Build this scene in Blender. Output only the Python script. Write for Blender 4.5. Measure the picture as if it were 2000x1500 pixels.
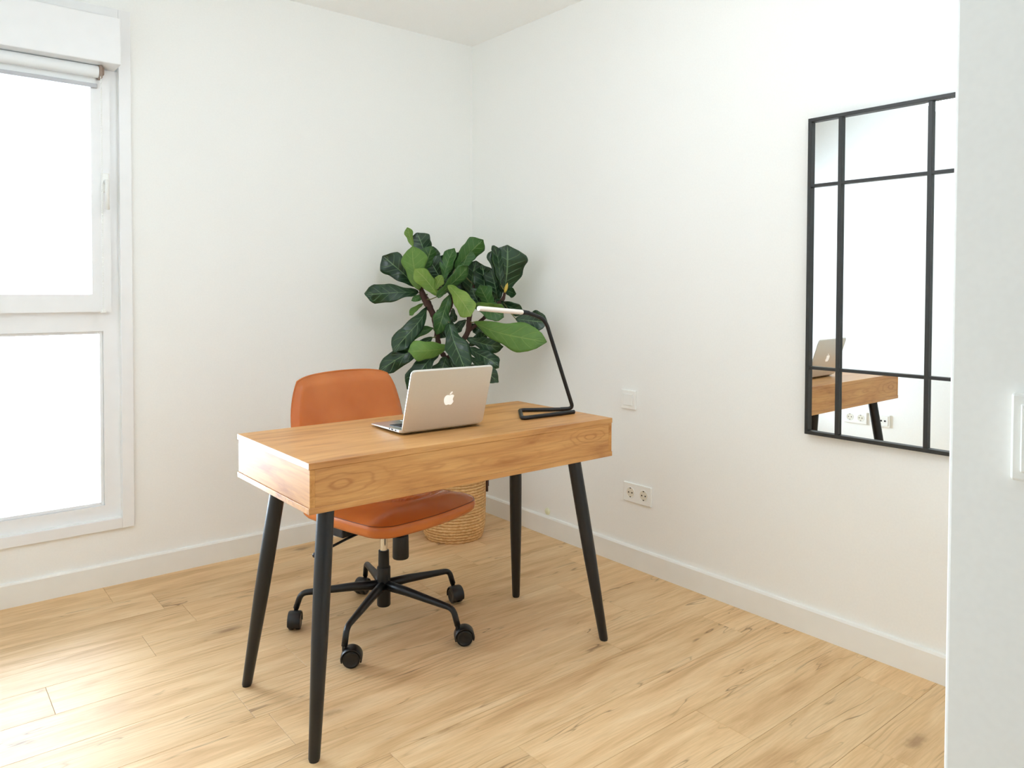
import bpy, bmesh, math, random
from mathutils import Vector, Matrix, Euler

# ------------------------------------------------------------------ scene
for o in list(bpy.data.objects):
    bpy.data.objects.remove(o)
SC = bpy.context.scene
COL = SC.collection

# ------------------------------------------------------------------ camera
CAM_POS = Vector((-2.4203, -3.3165, 1.1739))
YAW, PITCH, ROLL = 0.6836, 0.0239, 0.0031
FPX, PCX, PCY = 1477.1, 1000.0, 603.0
_f = Vector((math.sin(YAW) * math.cos(PITCH), math.cos(YAW) * math.cos(PITCH), -math.sin(PITCH)))
_r = Vector((math.cos(YAW), -math.sin(YAW), 0.0))
_u = _r.cross(_f)
CR = _r * math.cos(ROLL) + _u * math.sin(ROLL)
CU = -_r * math.sin(ROLL) + _u * math.cos(ROLL)
CF = _f
cam_data = bpy.data.cameras.new('camera')
cam_data.sensor_fit = 'HORIZONTAL'
cam_data.sensor_width = 36.0
cam_data.lens = FPX / 2000.0 * 36.0
cam_data.shift_x = 0.0
cam_data.shift_y = -(750.0 - PCY) / 2000.0
cam_data.clip_start = 0.02
cam = bpy.data.objects.new('camera', cam_data)
COL.objects.link(cam)
M3 = Matrix((CR, CU, -CF)).transposed()
cam.matrix_world = Matrix.Translation(CAM_POS) @ M3.to_4x4()
SC.camera = cam

# ------------------------------------------------------------------ sky and exposure
SKY = 25.5
world = bpy.data.worlds.new('overcast_sky')
SC.world = world
world.use_nodes = True
_bg = world.node_tree.nodes['Background']
_bg.inputs['Color'].default_value = (0.85, 1.0, 1.18, 1)
_bg.inputs['Strength'].default_value = SKY
SC.view_settings.view_transform = 'Standard'
SC.view_settings.look = 'None'
SC.view_settings.gamma = 1.0
SC.view_settings.exposure = 0.24
SC.view_settings.use_curve_mapping = False
cy = SC.cycles
cy.max_bounces = 11
cy.diffuse_bounces = 9
cy.glossy_bounces = 5
cy.transmission_bounces = 8
cy.transparent_max_bounces = 16
cy.sample_clamp_indirect = 12.0
cy.caustics_reflective = False
cy.caustics_refractive = False
cy.use_denoising = True
cy.use_adaptive_sampling = True
cy.adaptive_threshold = 0.04


def portal(name, loc, rot, sx, sy):
    # sampling guide for the sky seen through an opening (emits nothing itself)
    l = bpy.data.lights.new(name, 'AREA')
    l.shape = 'RECTANGLE'
    l.size, l.size_y = sx, sy
    l.cycles.is_portal = True
    o = bpy.data.objects.new(name, l)
    COL.objects.link(o)
    o.location = loc
    o.rotation_euler = rot
    return o


portal('window_daylight', (-2.135, 0.2, 1.15), (math.radians(-90), 0, 0), 0.84, 1.86)


# ------------------------------------------------------------------ material helpers
def srgb(r, g, b):
    def c(v):
        v /= 255.0
        return v / 12.92 if v <= 0.04045 else ((v + 0.055) / 1.055) ** 2.4
    return (c(r), c(g), c(b), 1.0)


class NT:
    def __init__(s, name):
        s.m = bpy.data.materials.new(name)
        s.m.use_nodes = True
        s.t = s.m.node_tree
        s.b = s.t.nodes['Principled BSDF']
        s.out = s.t.nodes['Material Output']

    def n(s, kind, **kw):
        nd = s.t.nodes.new(kind)
        for k, v in kw.items():
            if k in nd.inputs:
                nd.inputs[k].default_value = v
            else:
                setattr(nd, k, v)
        return nd

    def l(s, a, b):
        s.t.links.new(a, b)

    def ramp(s, fac, stops, interp='LINEAR'):
        nd = s.t.nodes.new('ShaderNodeValToRGB')
        cr = nd.color_ramp
        cr.interpolation = interp
        while len(cr.elements) < len(stops):
            cr.elements.new(0.5)
        for e, (p, c) in zip(cr.elements, stops):
            e.position = p
            e.color = c if len(c) == 4 else (*c, 1)
        s.l(fac, nd.inputs[0])
        return nd.outputs[0]

    def math(s, op, a, b=None, clamp=False):
        nd = s.t.nodes.new('ShaderNodeMath')
        nd.operation = op
        nd.use_clamp = clamp
        for i, v in enumerate((a, b)):
            if v is None:
                continue
            if isinstance(v, (int, float)):
                nd.inputs[i].default_value = v
            else:
                s.l(v, nd.inputs[i])
        return nd.outputs[0]

    def mix(s, fac, a, b, mode='MIX'):
        nd = s.t.nodes.new('ShaderNodeMix')
        nd.data_type = 'RGBA'
        nd.blend_type = mode
        for sock, v in ((nd.inputs[0], fac), (nd.inputs[6], a), (nd.inputs[7], b)):
            if isinstance(v, (int, float)):
                sock.default_value = v
            elif isinstance(v, tuple):
                sock.default_value = v
            else:
                s.l(v, sock)
        return nd.outputs[2]

    def mapping(s, vec, scale=(1, 1, 1), rot=(0, 0, 0), loc=(0, 0, 0)):
        nd = s.t.nodes.new('ShaderNodeMapping')
        nd.inputs['Scale'].default_value = scale
        nd.inputs['Rotation'].default_value = rot
        nd.inputs['Location'].default_value = loc
        s.l(vec, nd.inputs['Vector'])
        return nd.outputs[0]

    def noise(s, vec, scale, detail=4, rough=0.55, dist=0.0):
        nd = s.t.nodes.new('ShaderNodeTexNoise')
        nd.inputs['Scale'].default_value = scale
        nd.inputs['Detail'].default_value = detail
        nd.inputs['Roughness'].default_value = rough
        nd.inputs['Distortion'].default_value = dist
        s.l(vec, nd.inputs['Vector'])
        return nd.outputs['Fac']

    def bump(s, h, strength, dist=0.002):
        nd = s.t.nodes.new('ShaderNodeBump')
        nd.inputs['Strength'].default_value = strength
        nd.inputs['Distance'].default_value = dist
        s.l(h, nd.inputs['Height'])
        s.l(nd.outputs[0], s.b.inputs['Normal'])

    def set(s, **kw):
        for k, v in kw.items():
            s.b.inputs[k.replace('_', ' ')].default_value = v
        return s


def plain(name, col, rough=0.5, metal=0.0, grain=0.0, gscale=60, spec=0.5):
    t = NT(name)
    t.set(Roughness=rough, Metallic=metal)
    t.b.inputs['Specular IOR Level'].default_value = spec
    tc = t.n('ShaderNodeTexCoord')
    nz = t.noise(tc.outputs['Object'], gscale, 2 if grain else 0)
    d = tuple(c * 0.985 for c in col[:3]) + (1,)
    t.l(t.ramp(nz, [(0.3, d), (0.7, col)]), t.b.inputs['Base Color'])
    if grain:
        t.bump(nz, grain, 0.001)
    return t.m


def wood(name, dark, mid, light, axis='x', rough=0.45, eyes=(), eye_axes=('X', 'Z'), spec=0.4):
    t = NT(name)
    tc = t.n('ShaderNodeTexCoord')
    rot = {'x': (0, 0, 0), 'y': (0, 0, math.radians(-90)), 'z': (0, math.radians(90), 0)}[axis]
    v = t.mapping(tc.outputs['Object'], (1, 1, 1), rot)
    vs = t.mapping(v, (1.1, 9, 9))
    big = t.noise(vs, 2.6, 5, 0.55, 0.7)
    col = t.ramp(big, [(0.28, dark), (0.47, mid), (0.72, light)])
    wv = t.n('ShaderNodeTexWave', wave_type='BANDS', bands_direction='Z')
    wv.inputs['Scale'].default_value = 5.0
    wv.inputs['Distortion'].default_value = 7.0
    wv.inputs['Detail'].default_value = 3.0
    wv.inputs['Detail Scale'].default_value = 1.2
    t.l(t.mapping(v, (0.35, 2.2, 2.2)), wv.inputs['Vector'])
    lines = t.ramp(wv.outputs['Fac'], [(0.0, (0, 0, 0)), (0.86, (0, 0, 0)), (0.97, (1, 1, 1))])
    col = t.mix(t.math('MULTIPLY', lines, 0.22), col, dark)
    fine = t.noise(t.mapping(v, (3, 110, 110)), 2.0, 3, 0.6)
    fm = t.ramp(fine, [(0.32, (0.86, 0.84, 0.81)), (0.62, (1.03, 1.03, 1.03))])
    col = t.mix(0.8, col, fm, 'MULTIPLY')
    if eyes:
        sep = t.n('ShaderNodeSeparateXYZ')
        t.l(tc.outputs['Object'], sep.inputs[0])
        X, Z = sep.outputs[eye_axes[0]], sep.outputs[eye_axes[1]]
        wob = t.noise(t.mapping(tc.outputs['Object'], (7, 7, 22)), 1.0, 3)
        for (x0, z0, a, b, k, amt) in eyes:
            dx = t.math('DIVIDE', t.math('SUBTRACT', X, x0), a)
            dz = t.math('DIVIDE', t.math('SUBTRACT', Z, z0), b)
            d = t.math('SQRT', t.math('ADD', t.math('MULTIPLY', dx, dx), t.math('MULTIPLY', dz, dz)))
            d2 = t.math('ADD', d, t.math('MULTIPLY', t.math('SUBTRACT', wob, 0.5), 0.9))
            ring = t.math('SINE', t.math('MULTIPLY', d2, k))
            ring = t.math('POWER', t.math('ADD', t.math('MULTIPLY', ring, 0.5), 0.5), 5.0)
            fall = t.math('SUBTRACT', 1.0, t.math('DIVIDE', d, 1.0), True)
            fall = t.math('POWER', fall, 0.6)
            col = t.mix(t.math('MULTIPLY', t.math('MULTIPLY', ring, fall), amt), col, dark)
    t.l(col, t.b.inputs['Base Color'])
    t.set(Roughness=rough)
    t.b.inputs['Specular IOR Level'].default_value = spec
    t.bump(fine, 0.12, 0.001)
    return t.m


def floor_wood():
    t = NT('oak_laminate')
    tc = t.n('ShaderNodeTexCoord')
    oi = t.n('ShaderNodeObjectInfo')
    comb = t.n('ShaderNodeCombineXYZ')
    t.l(t.math('MULTIPLY', oi.outputs['Random'], 37.0), comb.inputs[0])
    t.l(t.math('MULTIPLY', oi.outputs['Random'], 91.0), comb.inputs[1])
    add = t.n('ShaderNodeVectorMath', operation='ADD')
    t.l(tc.outputs['Object'], add.inputs[0])
    t.l(comb.outputs[0], add.inputs[1])
    v = add.outputs[0]
    dark, mid, light = srgb(198, 158, 112), srgb(223, 187, 140), srgb(235, 205, 162)
    big = t.noise(t.mapping(v, (1.3, 9.5, 1)), 1.7, 5, 0.55, 0.8)
    col = t.ramp(big, [(0.25, dark), (0.47, mid), (0.72, light)])
    # board to board tone
    tone = t.ramp(oi.outputs['Random'], [(0.0, (0.93, 0.92, 0.90)), (1.0, (1.05, 1.05, 1.05))])
    col = t.mix(1.0, col, tone, 'MULTIPLY')
    fine = t.noise(t.mapping(v, (5, 95, 1)), 2.0, 2, 0.65)
    col = t.mix(0.75, col, t.ramp(fine, [(0.3, (0.87, 0.85, 0.82)), (0.62, (1.03, 1.03, 1.03))]), 'MULTIPLY')
    # cathedral figure
    wv = t.n('ShaderNodeTexWave', wave_type='BANDS', bands_direction='Y')
    wv.inputs['Scale'].default_value = 7.0
    wv.inputs['Distortion'].default_value = 9.0
    wv.inputs['Detail'].default_value = 2.0
    wv.inputs['Detail Scale'].default_value = 0.9
    t.l(t.mapping(v, (0.45, 2.6, 1)), wv.inputs['Vector'])
    ln = t.ramp(wv.outputs['Fac'], [(0.0, (0, 0, 0)), (0.75, (0, 0, 0)), (0.98, (1, 1, 1))])
    msk = t.ramp(t.noise(t.mapping(v, (1.1, 5, 1)), 1.5, 2), [(0.48, (0, 0, 0)), (0.62, (1, 1, 1))])
    col = t.mix(t.math('MULTIPLY', t.math('MULTIPLY', ln, msk), 0.33), col, srgb(160, 124, 84))
    # cracks along the grain
    cn = t.noise(t.mapping(v, (0.9, 7.5, 1)), 1.25, 3, 0.6, 0.35)
    crack = t.math('ABSOLUTE', t.math('SUBTRACT', cn, 0.5))
    crack = t.ramp(crack, [(0.0, (1, 1, 1)), (0.009, (0, 0, 0))])
    cm = t.ramp(t.noise(t.mapping(v, (2.2, 6, 1)), 1.3, 2), [(0.5, (0, 0, 0)), (0.64, (1, 1, 1))])
    col = t.mix(t.math('MULTIPLY', t.math('MULTIPLY', crack, cm), 0.8), col, srgb(112, 78, 48))
    # knots
    vo = t.n('ShaderNodeTexVoronoi', feature='F1')
    vo.inputs['Scale'].default_value = 1.0
    t.l(t.mapping(v, (1.35, 3.4, 0.0)), vo.inputs['Vector'])
    wob = t.noise(t.mapping(v, (22, 40, 1)), 1.0, 3)
    kd = t.math('ADD', vo.outputs['Distance'], t.math('MULTIPLY', t.math('SUBTRACT', wob, 0.5), 0.09))
    kn = t.ramp(kd, [(0.0, (1, 1, 1)), (0.035, (0.75, 0.75, 0.75)), (0.075, (0.18, 0.18, 0.18)), (0.17, (0, 0, 0))])
    col = t.mix(t.math('MULTIPLY', kn, 0.7), col, srgb(122, 86, 56))
    t.l(col, t.b.inputs['Base Color'])
    t.l(t.ramp(fine, [(0.2, (0.56, 0.56, 0.56)), (0.8, (0.44, 0.44, 0.44))]), t.b.inputs['Roughness'])
    t.b.inputs['Specular IOR Level'].default_value = 0.35
    t.bump(fine, 0.12, 0.001)
    return t.m


def leather():
    t = NT('tan_leather')
    tc = t.n('ShaderNodeTexCoord')
    o = tc.outputs['Object']
    a = t.noise(o, 5.0, 3, 0.5)
    col = t.ramp(a, [(0.3, srgb(192, 103, 42)), (0.7, srgb(208, 121, 58))])
    t.l(col, t.b.inputs['Base Color'])
    t.set(Roughness=0.26)
    vo = t.n('ShaderNodeTexVoronoi')
    vo.inputs['Scale'].default_value = 420.0
    t.l(o, vo.inputs['Vector'])
    t.bump(vo.outputs['Distance'], 0.06, 0.0006)
    return t.m


def glass_thin():
    t = NT('window_glass')
    tr = t.n('ShaderNodeBsdfTransparent')
    tr.inputs[0].default_value = (0.97, 0.985, 0.98, 1)
    gl = t.n('ShaderNodeBsdfGlossy')
    gl.inputs['Roughness'].default_value = 0.02
    fr = t.n('ShaderNodeFresnel')
    fr.inputs[0].default_value = 1.45
    mx = t.n('ShaderNodeMixShader')
    t.l(fr.outputs[0], mx.inputs[0])
    t.l(tr.outputs[0], mx.inputs[1])
    t.l(gl.outputs[0], mx.inputs[2])
    t.l(mx.outputs[0], t.out.inputs['Surface'])
    return t.m


def leaf_mat(name, base_a, base_b, vein, rough, trans):
    t = NT(name)
    uv = t.n('ShaderNodeUVMap')
    sep = t.n('ShaderNodeSeparateXYZ')
    t.l(uv.outputs[0], sep.inputs[0])
    s = t.math('ABSOLUTE', t.math('SUBTRACT', sep.outputs[0], 0.5))     # 0 at the midrib, .5 at the edge
    v = sep.outputs[1]
    tc = t.n('ShaderNodeTexCoord')
    oi = t.n('ShaderNodeObjectInfo')
    nz = t.noise(tc.outputs['Object'], 14.0, 3)
    col = t.ramp(nz, [(0.3, base_a), (0.7, base_b)])
    tone = t.ramp(oi.outputs['Random'], [(0.0, (0.82, 0.86, 0.8)), (1.0, (1.15, 1.12, 1.1))])
    col = t.mix(1.0, col, tone, 'MULTIPLY')
    mid = t.ramp(s, [(0.0, (1, 1, 1)), (0.012, (0.9, 0.9, 0.9)), (0.028, (0, 0, 0))])
    ph = t.math('MULTIPLY', t.math('SUBTRACT', v, t.math('MULTIPLY', s, 0.42)), 6.5)
    fr = t.math('ABSOLUTE', t.math('SUBTRACT', t.math('FRACT', ph), 0.5))
    lat = t.ramp(fr, [(0.0, (0.85, 0.85, 0.85)), (0.03, (0.45, 0.45, 0.45)), (0.07, (0, 0, 0))])
    lat = t.math('MULTIPLY', lat, t.ramp(s, [(0.3, (1, 1, 1)), (0.47, (0, 0, 0))]))
    ve = t.math('MAXIMUM', mid, lat)
    col = t.mix(t.math('MULTIPLY', ve, 0.75), col, vein)
    t.l(col, t.b.inputs['Base Color'])
    t.set(Roughness=rough)
    t.bump(t.math('ADD', t.math('MULTIPLY', ve, -1.0), t.math('MULTIPLY', nz, 0.5)), 0.35, 0.003)
    tl = t.n('ShaderNodeBsdfTranslucent')
    t.l(t.mix(0.6, col, (0.25, 0.45, 0.03, 1)), tl.inputs[0])
    mx = t.n('ShaderNodeMixShader')
    mx.inputs[0].default_value = trans
    t.l(t.b.outputs[0], mx.inputs[1])
    t.l(tl.outputs[0], mx.inputs[2])
    t.l(mx.outputs[0], t.out.inputs['Surface'])
    return t.m


def rope_mat():
    t = NT('seagrass_rope')
    tc = t.n('ShaderNodeTexCoord')
    a = t.noise(tc.outputs['Object'], 70.0, 4, 0.6)
    b = t.noise(tc.outputs['Object'], 9.0, 2)
    col = t.ramp(a, [(0.25, srgb(200, 150, 96)), (0.5, srgb(222, 178, 120)), (0.75, srgb(236, 198, 144))])
    col = t.mix(1.0, col, t.ramp(b, [(0.3, (0.9, 0.88, 0.85)), (0.7, (1.05, 1.05, 1.05))]), 'MULTIPLY')
    t.l(col, t.b.inputs['Base Color'])
    t.set(Roughness=0.75)
    t.bump(a, 0.4, 0.002)
    return t.m


M = {}
M['wall'] = plain('white_wall_paint', srgb(244, 244, 241), 0.7, gscale=160, spec=0.25)
M['ceiling'] = plain('white_ceiling_paint', srgb(249, 249, 247), 0.8, gscale=120, spec=0.2)
M['trim'] = plain('white_lacquer', srgb(240, 240, 236), 0.42, gscale=20, spec=0.35)
M['pvc'] = plain('white_window_pvc', srgb(240, 240, 240), 0.35, gscale=20, spec=0.4)
M['plastic'] = plain('white_plastic', srgb(242, 242, 238), 0.3, gscale=20)
M['socket'] = plain('ivory_socket_plastic', srgb(226, 220, 204), 0.4, gscale=30)
M['yellowed'] = plain('yellowed_plastic', srgb(226, 224, 190), 0.4, gscale=30)
M['dark_hole'] = plain('dark_recess', srgb(40, 36, 32), 0.6, gscale=30)
M['fabric'] = plain('white_blind_fabric', srgb(238, 240, 240), 0.8, grain=0.1, gscale=500, spec=0.1)
M['brown'] = plain('brown_grey_bracket', srgb(150, 130, 116), 0.5, gscale=30)
M['grey'] = plain('light_grey_rail', srgb(190, 190, 194), 0.4, gscale=30)
M['grey_paint'] = plain('grey_panel_paint', srgb(176, 178, 178), 0.5, gscale=30, spec=0.3)
M['concrete'] = plain('grey_concrete', srgb(150, 148, 144), 0.9, gscale=8, spec=0.2)
_o = NT('fill_light_glow')  # glow of the fill light added under the ceiling
_o.set(Base_Color=(0.9, 0.9, 0.9, 1), Roughness=0.3)
_o.b.inputs['Emission Color'].default_value = (0.90, 1.0, 1.10, 1)
_o.b.inputs['Emission Strength'].default_value = 15.0
M['opal'] = _o.m
M['floor'] = floor_wood()
M['subfloor'] = plain('dark_joint', srgb(120, 92, 62), 0.8, gscale=30)
DA, MI, LI = srgb(166, 108, 58), srgb(202, 146, 86), srgb(216, 164, 102)
EYES = [(-0.455, 0.688, 0.17, 0.05, 17, 0.75), (0.43, 0.698, 0.13, 0.04, 19, 0.7), (-0.16, 0.69, 0.2, 0.03, 12, 0.4), (0.10, 0.672, 0.18, 0.03, 13, 0.35)]
M['desk_front'] = wood('desk_oak_front', DA, MI, LI, 'x', 0.42, EYES)
M['desk_top'] = wood('desk_oak_top', DA, MI, LI, 'x', 0.38)
M['desk_side'] = wood('desk_oak_side', DA, MI, LI, 'y', 0.5, spec=0.2)
M['black'] = plain('matt_black_metal', srgb(19, 20, 22), 0.42, gscale=40, spec=0.45)
M['black_leg'] = plain('black_desk_leg', srgb(20, 22, 26), 0.38, gscale=40, spec=0.5)
M['black_plastic'] = plain('black_plastic', srgb(15, 15, 17), 0.4, grain=0.05, gscale=200)
M['chrome'] = plain('chrome', srgb(225, 225, 225), 0.12, 1.0, gscale=30)
M['leather'] = leather()
M['stitch'] = plain('dark_leather_seam', srgb(112, 58, 24), 0.6, gscale=60)
M['alu'] = plain('brushed_aluminium', srgb(222, 218, 210), 0.4, 0.65, gscale=300)
M['alu_edge'] = plain('polished_aluminium', srgb(225, 224, 220), 0.25, 0.9, gscale=300)
M['emblem'] = plain('white_emblem', srgb(246, 244, 238), 0.25, gscale=30)
_e = M['emblem'].node_tree.nodes['Principled BSDF']
_e.inputs['Emission Color'].default_value = (1, 0.98, 0.95, 1)
_e.inputs['Emission Strength'].default_value = 0.3
M['key'] = plain('black_key', srgb(34, 34, 38), 0.5, gscale=80)
M['screen'] = plain('black_screen_glass', srgb(12, 12, 14), 0.08, gscale=30)
M['lamp_white'] = plain('white_lamp_plastic', srgb(244, 236, 228), 0.35, gscale=30)
M['mirror'] = plain('silvered_mirror', (0.86, 0.885, 0.885, 1), 0.0, 1.0, gscale=1)
M['mirror_frame'] = plain('black_mirror_frame', srgb(40, 40, 38), 0.45, gscale=60)
M['glass'] = glass_thin()
M['leaf_top'] = leaf_mat('leaf_upper_side', srgb(20, 46, 27), srgb(34, 66, 37), srgb(116, 148, 100), 0.3, 0.1)
M['leaf_under'] = leaf_mat('leaf_underside', srgb(98, 140, 62), srgb(122, 162, 76), srgb(150, 178, 92), 0.5, 0.3)
M['leaf_young'] = leaf_mat('young_leaf', srgb(112, 150, 60), srgb(150, 180, 84), srgb(180, 196, 110), 0.45, 0.35)
M['leaf_mid'] = leaf_mat('leaf_mid_green', srgb(48, 88, 40), srgb(66, 108, 48), srgb(130, 160, 96), 0.4, 0.2)
M['bark'] = plain('brown_bark', srgb(72, 48, 40), 0.85, grain=0.6, gscale=90)
M['stalk'] = plain('green_brown_stalk', srgb(110, 112, 62), 0.6, gscale=60)
M['bud'] = plain('yellow_bud', srgb(196, 170, 70), 0.5, gscale=60)
M['rope'] = rope_mat()
M['strap'] = plain('dark_brown_strap', srgb(74, 46, 34), 0.6, gscale=60)
M['soil'] = plain('potting_soil', srgb(60, 44, 34), 0.95, grain=0.8, gscale=120)


# ------------------------------------------------------------------ mesh helpers
def mesh_obj(name, bm, mat, parent=None, smooth=False, loc=None, recalc=True):
    if recalc:
        bmesh.ops.recalc_face_normals(bm, faces=bm.faces)
    me = bpy.data.meshes.new(name)
    bm.to_mesh(me)
    bm.free()
    for m in (mat if isinstance(mat, (list, tuple)) else [mat]):
        me.materials.append(M[m] if isinstance(m, str) else m)
    if smooth:
        for p in me.polygons:
            p.use_smooth = True
    o = bpy.data.objects.new(name, me)
    COL.objects.link(o)
    if parent is not None:
        o.parent = parent
    if loc is not None:
        o.location = loc
    return o


def sharpen(o, deg=35):
    me = o.data
    bm = bmesh.new()
    bm.from_mesh(me)
    lim = math.radians(deg)
    for e in bm.edges:
        if len(e.link_faces) == 2 and e.calc_face_angle(0) > lim:
            e.smooth = False
    bm.to_mesh(me)
    bm.free()
    return o


def box(bm, lo, hi, bev=0.0, seg=1):
    lo, hi = Vector(lo), Vector(hi)
    r = bmesh.ops.create_cube(bm, size=1.0)
    vs = r['verts']
    d = hi - lo
    c = (hi + lo) / 2
    for v in vs:
        v.co = Vector((v.co.x * d.x, v.co.y * d.y, v.co.z * d.z)) + c
    if bev > 0:
        es = list({e for v in vs for e in v.link_edges})
        bmesh.ops.bevel(bm, geom=es, offset=bev, segments=seg, affect='EDGES', profile=0.5)
    return bm


def boxo(name, lo, hi, mat, parent=None, bev=0.0, seg=1, loc=None):
    bm = bmesh.new()
    box(bm, lo, hi, bev, seg)
    return mesh_obj(name, bm, mat, parent, loc=loc)


def sweep(bm, pts, rad, n=12, cap=True, squash=None, closed=False):
    pts = [Vector(p) for p in pts]
    k = len(pts)
    rads = rad if isinstance(rad, (list, tuple)) else [rad] * k
    tang = []
    for i in range(k):
        if closed:
            t = pts[(i + 1) % k] - pts[i - 1]
        else:
            a = pts[max(i - 1, 0)]
            b = pts[min(i + 1, k - 1)]
            t = b - a
        tang.append(t.normalized())
    up = Vector((0, 0, 1)) if abs(tang[0].z) < 0.9 else Vector((1, 0, 0))
    nrm = (up - tang[0] * up.dot(tang[0])).normalized()
    rings = []
    for i in range(k):
        nrm = (nrm - tang[i] * nrm.dot(tang[i])).normalized()
        b = tang[i].cross(nrm)
        ring = []
        for j in range(n):
            a = 2 * math.pi * j / n
            sx, sy = (1, 1) if squash is None else squash
            ring.append(bm.verts.new(pts[i] + nrm * (math.cos(a) * rads[i] * sx) + b * (math.sin(a) * rads[i] * sy)))
        rings.append(ring)
    m = k if closed else k - 1
    for i in range(m):
        A, B = rings[i], rings[(i + 1) % k]
        for j in range(n):
            bm.faces.new((A[j], A[(j + 1) % n], B[(j + 1) % n], B[j]))
    if cap and not closed:
        bm.faces.new(list(reversed(rings[0])))
        bm.faces.new(rings[-1])
    return bm


def lathe(bm, prof, n=32, center=(0, 0, 0), axis=None):
    c = Vector(center)
    rot = Matrix.Identity(3)
    if axis is not None:
        rot = Vector((0, 0, 1)).rotation_difference(Vector(axis)).to_matrix()
    rings = []
    for (r, z) in prof:
        if r < 1e-6:
            rings.append([bm.verts.new(c + rot @ Vector((0, 0, z)))])
        else:
            rings.append([bm.verts.new(c + rot @ Vector((r * math.cos(2 * math.pi * j / n), r * math.sin(2 * math.pi * j / n), z))) for j in range(n)])
    for A, B in zip(rings, rings[1:]):
        for j in range(n):
            a0, a1 = A[j % len(A)], A[(j + 1) % len(A)]
            b0, b1 = B[j % len(B)], B[(j + 1) % len(B)]
            f = []
            for v in (a0, a1, b1, b0):
                if v not in f:
                    f.append(v)
            if len(f) > 2:
                bm.faces.new(f)
    return bm


def smooth_path(pts, n=8):
    pts = [Vector(p) for p in pts]
    out = []
    P = [pts[0] * 2 - pts[1]] + pts + [pts[-1] * 2 - pts[-2]]
    for i in range(1, len(P) - 2):
        p0, p1, p2, p3 = P[i - 1:i + 3]
        for j in range(n):
            t = j / n
            out.append(0.5 * ((2 * p1) + (p2 - p0) * t + (2 * p0 - 5 * p1 + 4 * p2 - p3) * t * t + (3 * p1 - p0 - 3 * p2 + p3) * t ** 3))
    out.append(pts[-1])
    return out


def fillet(pts, rad, n=6, closed=False):
    pts = [Vector(p) for p in pts]
    k = len(pts)
    out = []
    for i in range(k):
        if not closed and i in (0, k - 1):
            out.append(pts[i])
            continue
        p, a, b = pts[i], pts[i - 1], pts[(i + 1) % k]
        r = rad if not isinstance(rad, (list, tuple)) else rad[i]
        da, db = (a - p), (b - p)
        r = min(r, da.length * 0.45, db.length * 0.45)
        pa, pb = p + da.normalized() * r, p + db.normalized() * r
        for j in range(n + 1):
            t = j / n
            out.append(pa * (1 - t) ** 2 + p * 2 * t * (1 - t) + pb * t * t)
    return out


def empty(name, loc, label=None, cat=None, group=None, rotz=0.0, kind=None):
    o = bpy.data.objects.new(name, None)
    COL.objects.link(o)
    o.location = loc
    o.rotation_euler = (0, 0, rotz)
    o.empty_display_size = 0.05
    tag(o, label, cat, group, kind)
    return o


def tag(o, label=None, cat=None, group=None, kind=None):
    for k, v in (('label', label), ('category', cat), ('group', group), ('kind', kind)):
        if v:
            o[k] = v
    return o


def structure(o, label=None):
    return tag(o, label, None, None, 'structure')


def at(px, py, depth):
    """point seen at picture position px, py and the given distance along the view axis"""
    d = CF + CR * ((px - PCX) / FPX) + CU * ((PCY - py) / FPX)
    return CAM_POS + d * depth


# ------------------------------------------------------------------ room shell
CEIL = 2.484
XL = -2.66          # left wall
YF = -3.01          # partition corner
XH = -1.61          # partition face towards the hall
YE = -5.20          # far end of the hall

# floor: joint bed + boards
fl = boxo('floor', (XL - 0.1, YE - 0.1, -0.12), (0.1, 0.1, -0.0015), 'subfloor')
structure(fl, 'light oak laminate floor of long boards')
rng = random.Random(5)
PW, PL = 0.183, 1.285
row_seams = {-0.741: -2.093, -0.558: -1.788, -1.290: -1.634, -1.473: -0.593}
k0 = 5
rows = []
y = -0.741 + PW * 4
while y > YE:
    rows.append(round(y, 4))
    y -= PW
for ry in rows:
    top, bot = min(ry, -0.002), max(ry - PW, YE)
    if top - bot < 0.02:
        continue
    seam = None
    for kk, vv in row_seams.items():
        if abs(kk - ry) < 0.01:
            seam = vv
    if seam is None:
        seam = XL + rng.uniform(0.15, PL)
    xs = [seam]
    while xs[0] > XL:
        xs.insert(0, xs[0] - PL)
    while xs[-1] < 0:
        xs.append(xs[-1] + PL)
    xmax = 0.0 if bot > YF else (XH if top < YF else 0.0)
    for a, b in zip(xs, xs[1:]):
        a, b = max(a, XL), min(b, xmax)
        if b - a < 0.02:
            continue
        cx, cyy = (a + b) / 2, (top + bot) / 2
        g = 0.0004
        boxo('plank', (a + g - cx, bot + g - cyy, -0.008), (b - g - cx, top - g - cyy, 0.0), 'floor', fl, 0.0006, 1, (cx, cyy, 0))

structure(boxo('ceiling', (XL - 0.1, YE - 0.1, CEIL), (0.1, 0.1, CEIL + 0.12), 'ceiling'), 'plain white ceiling')

# window opening
WX0, WX1, WZ0, WZ1 = -2.54, -1.73, 0.265, 2.24
bm = bmesh.new()
T = 0.24
box(bm, (XL - 0.1, 0, 0), (WX0, T, CEIL))
box(bm, (WX1, 0, 0), (0.1, T, CEIL))
box(bm, (WX0, 0, 0), (WX1, T, WZ0))
box(bm, (WX0, 0, WZ1), (WX1, T, CEIL))
structure(mesh_obj('wall_back', bm, 'wall'), 'white wall with the window')
structure(boxo('wall_right', (0, YF, 0), (0.12, 0, CEIL), 'wall'), 'white wall behind the black mirror')
structure(boxo('wall_left', (XL - 0.12, YE, 0), (XL, 0, CEIL), 'wall'), 'white wall seen in the mirror')
bm = bmesh.new()
box(bm, (XH, YE, 0), (0.12, YF, CEIL))
es = [e for e in bm.edges if all(abs(v.co.x - XH) < 1e-4 and abs(v.co.y - YF) < 1e-4 for v in e.verts)]
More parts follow.
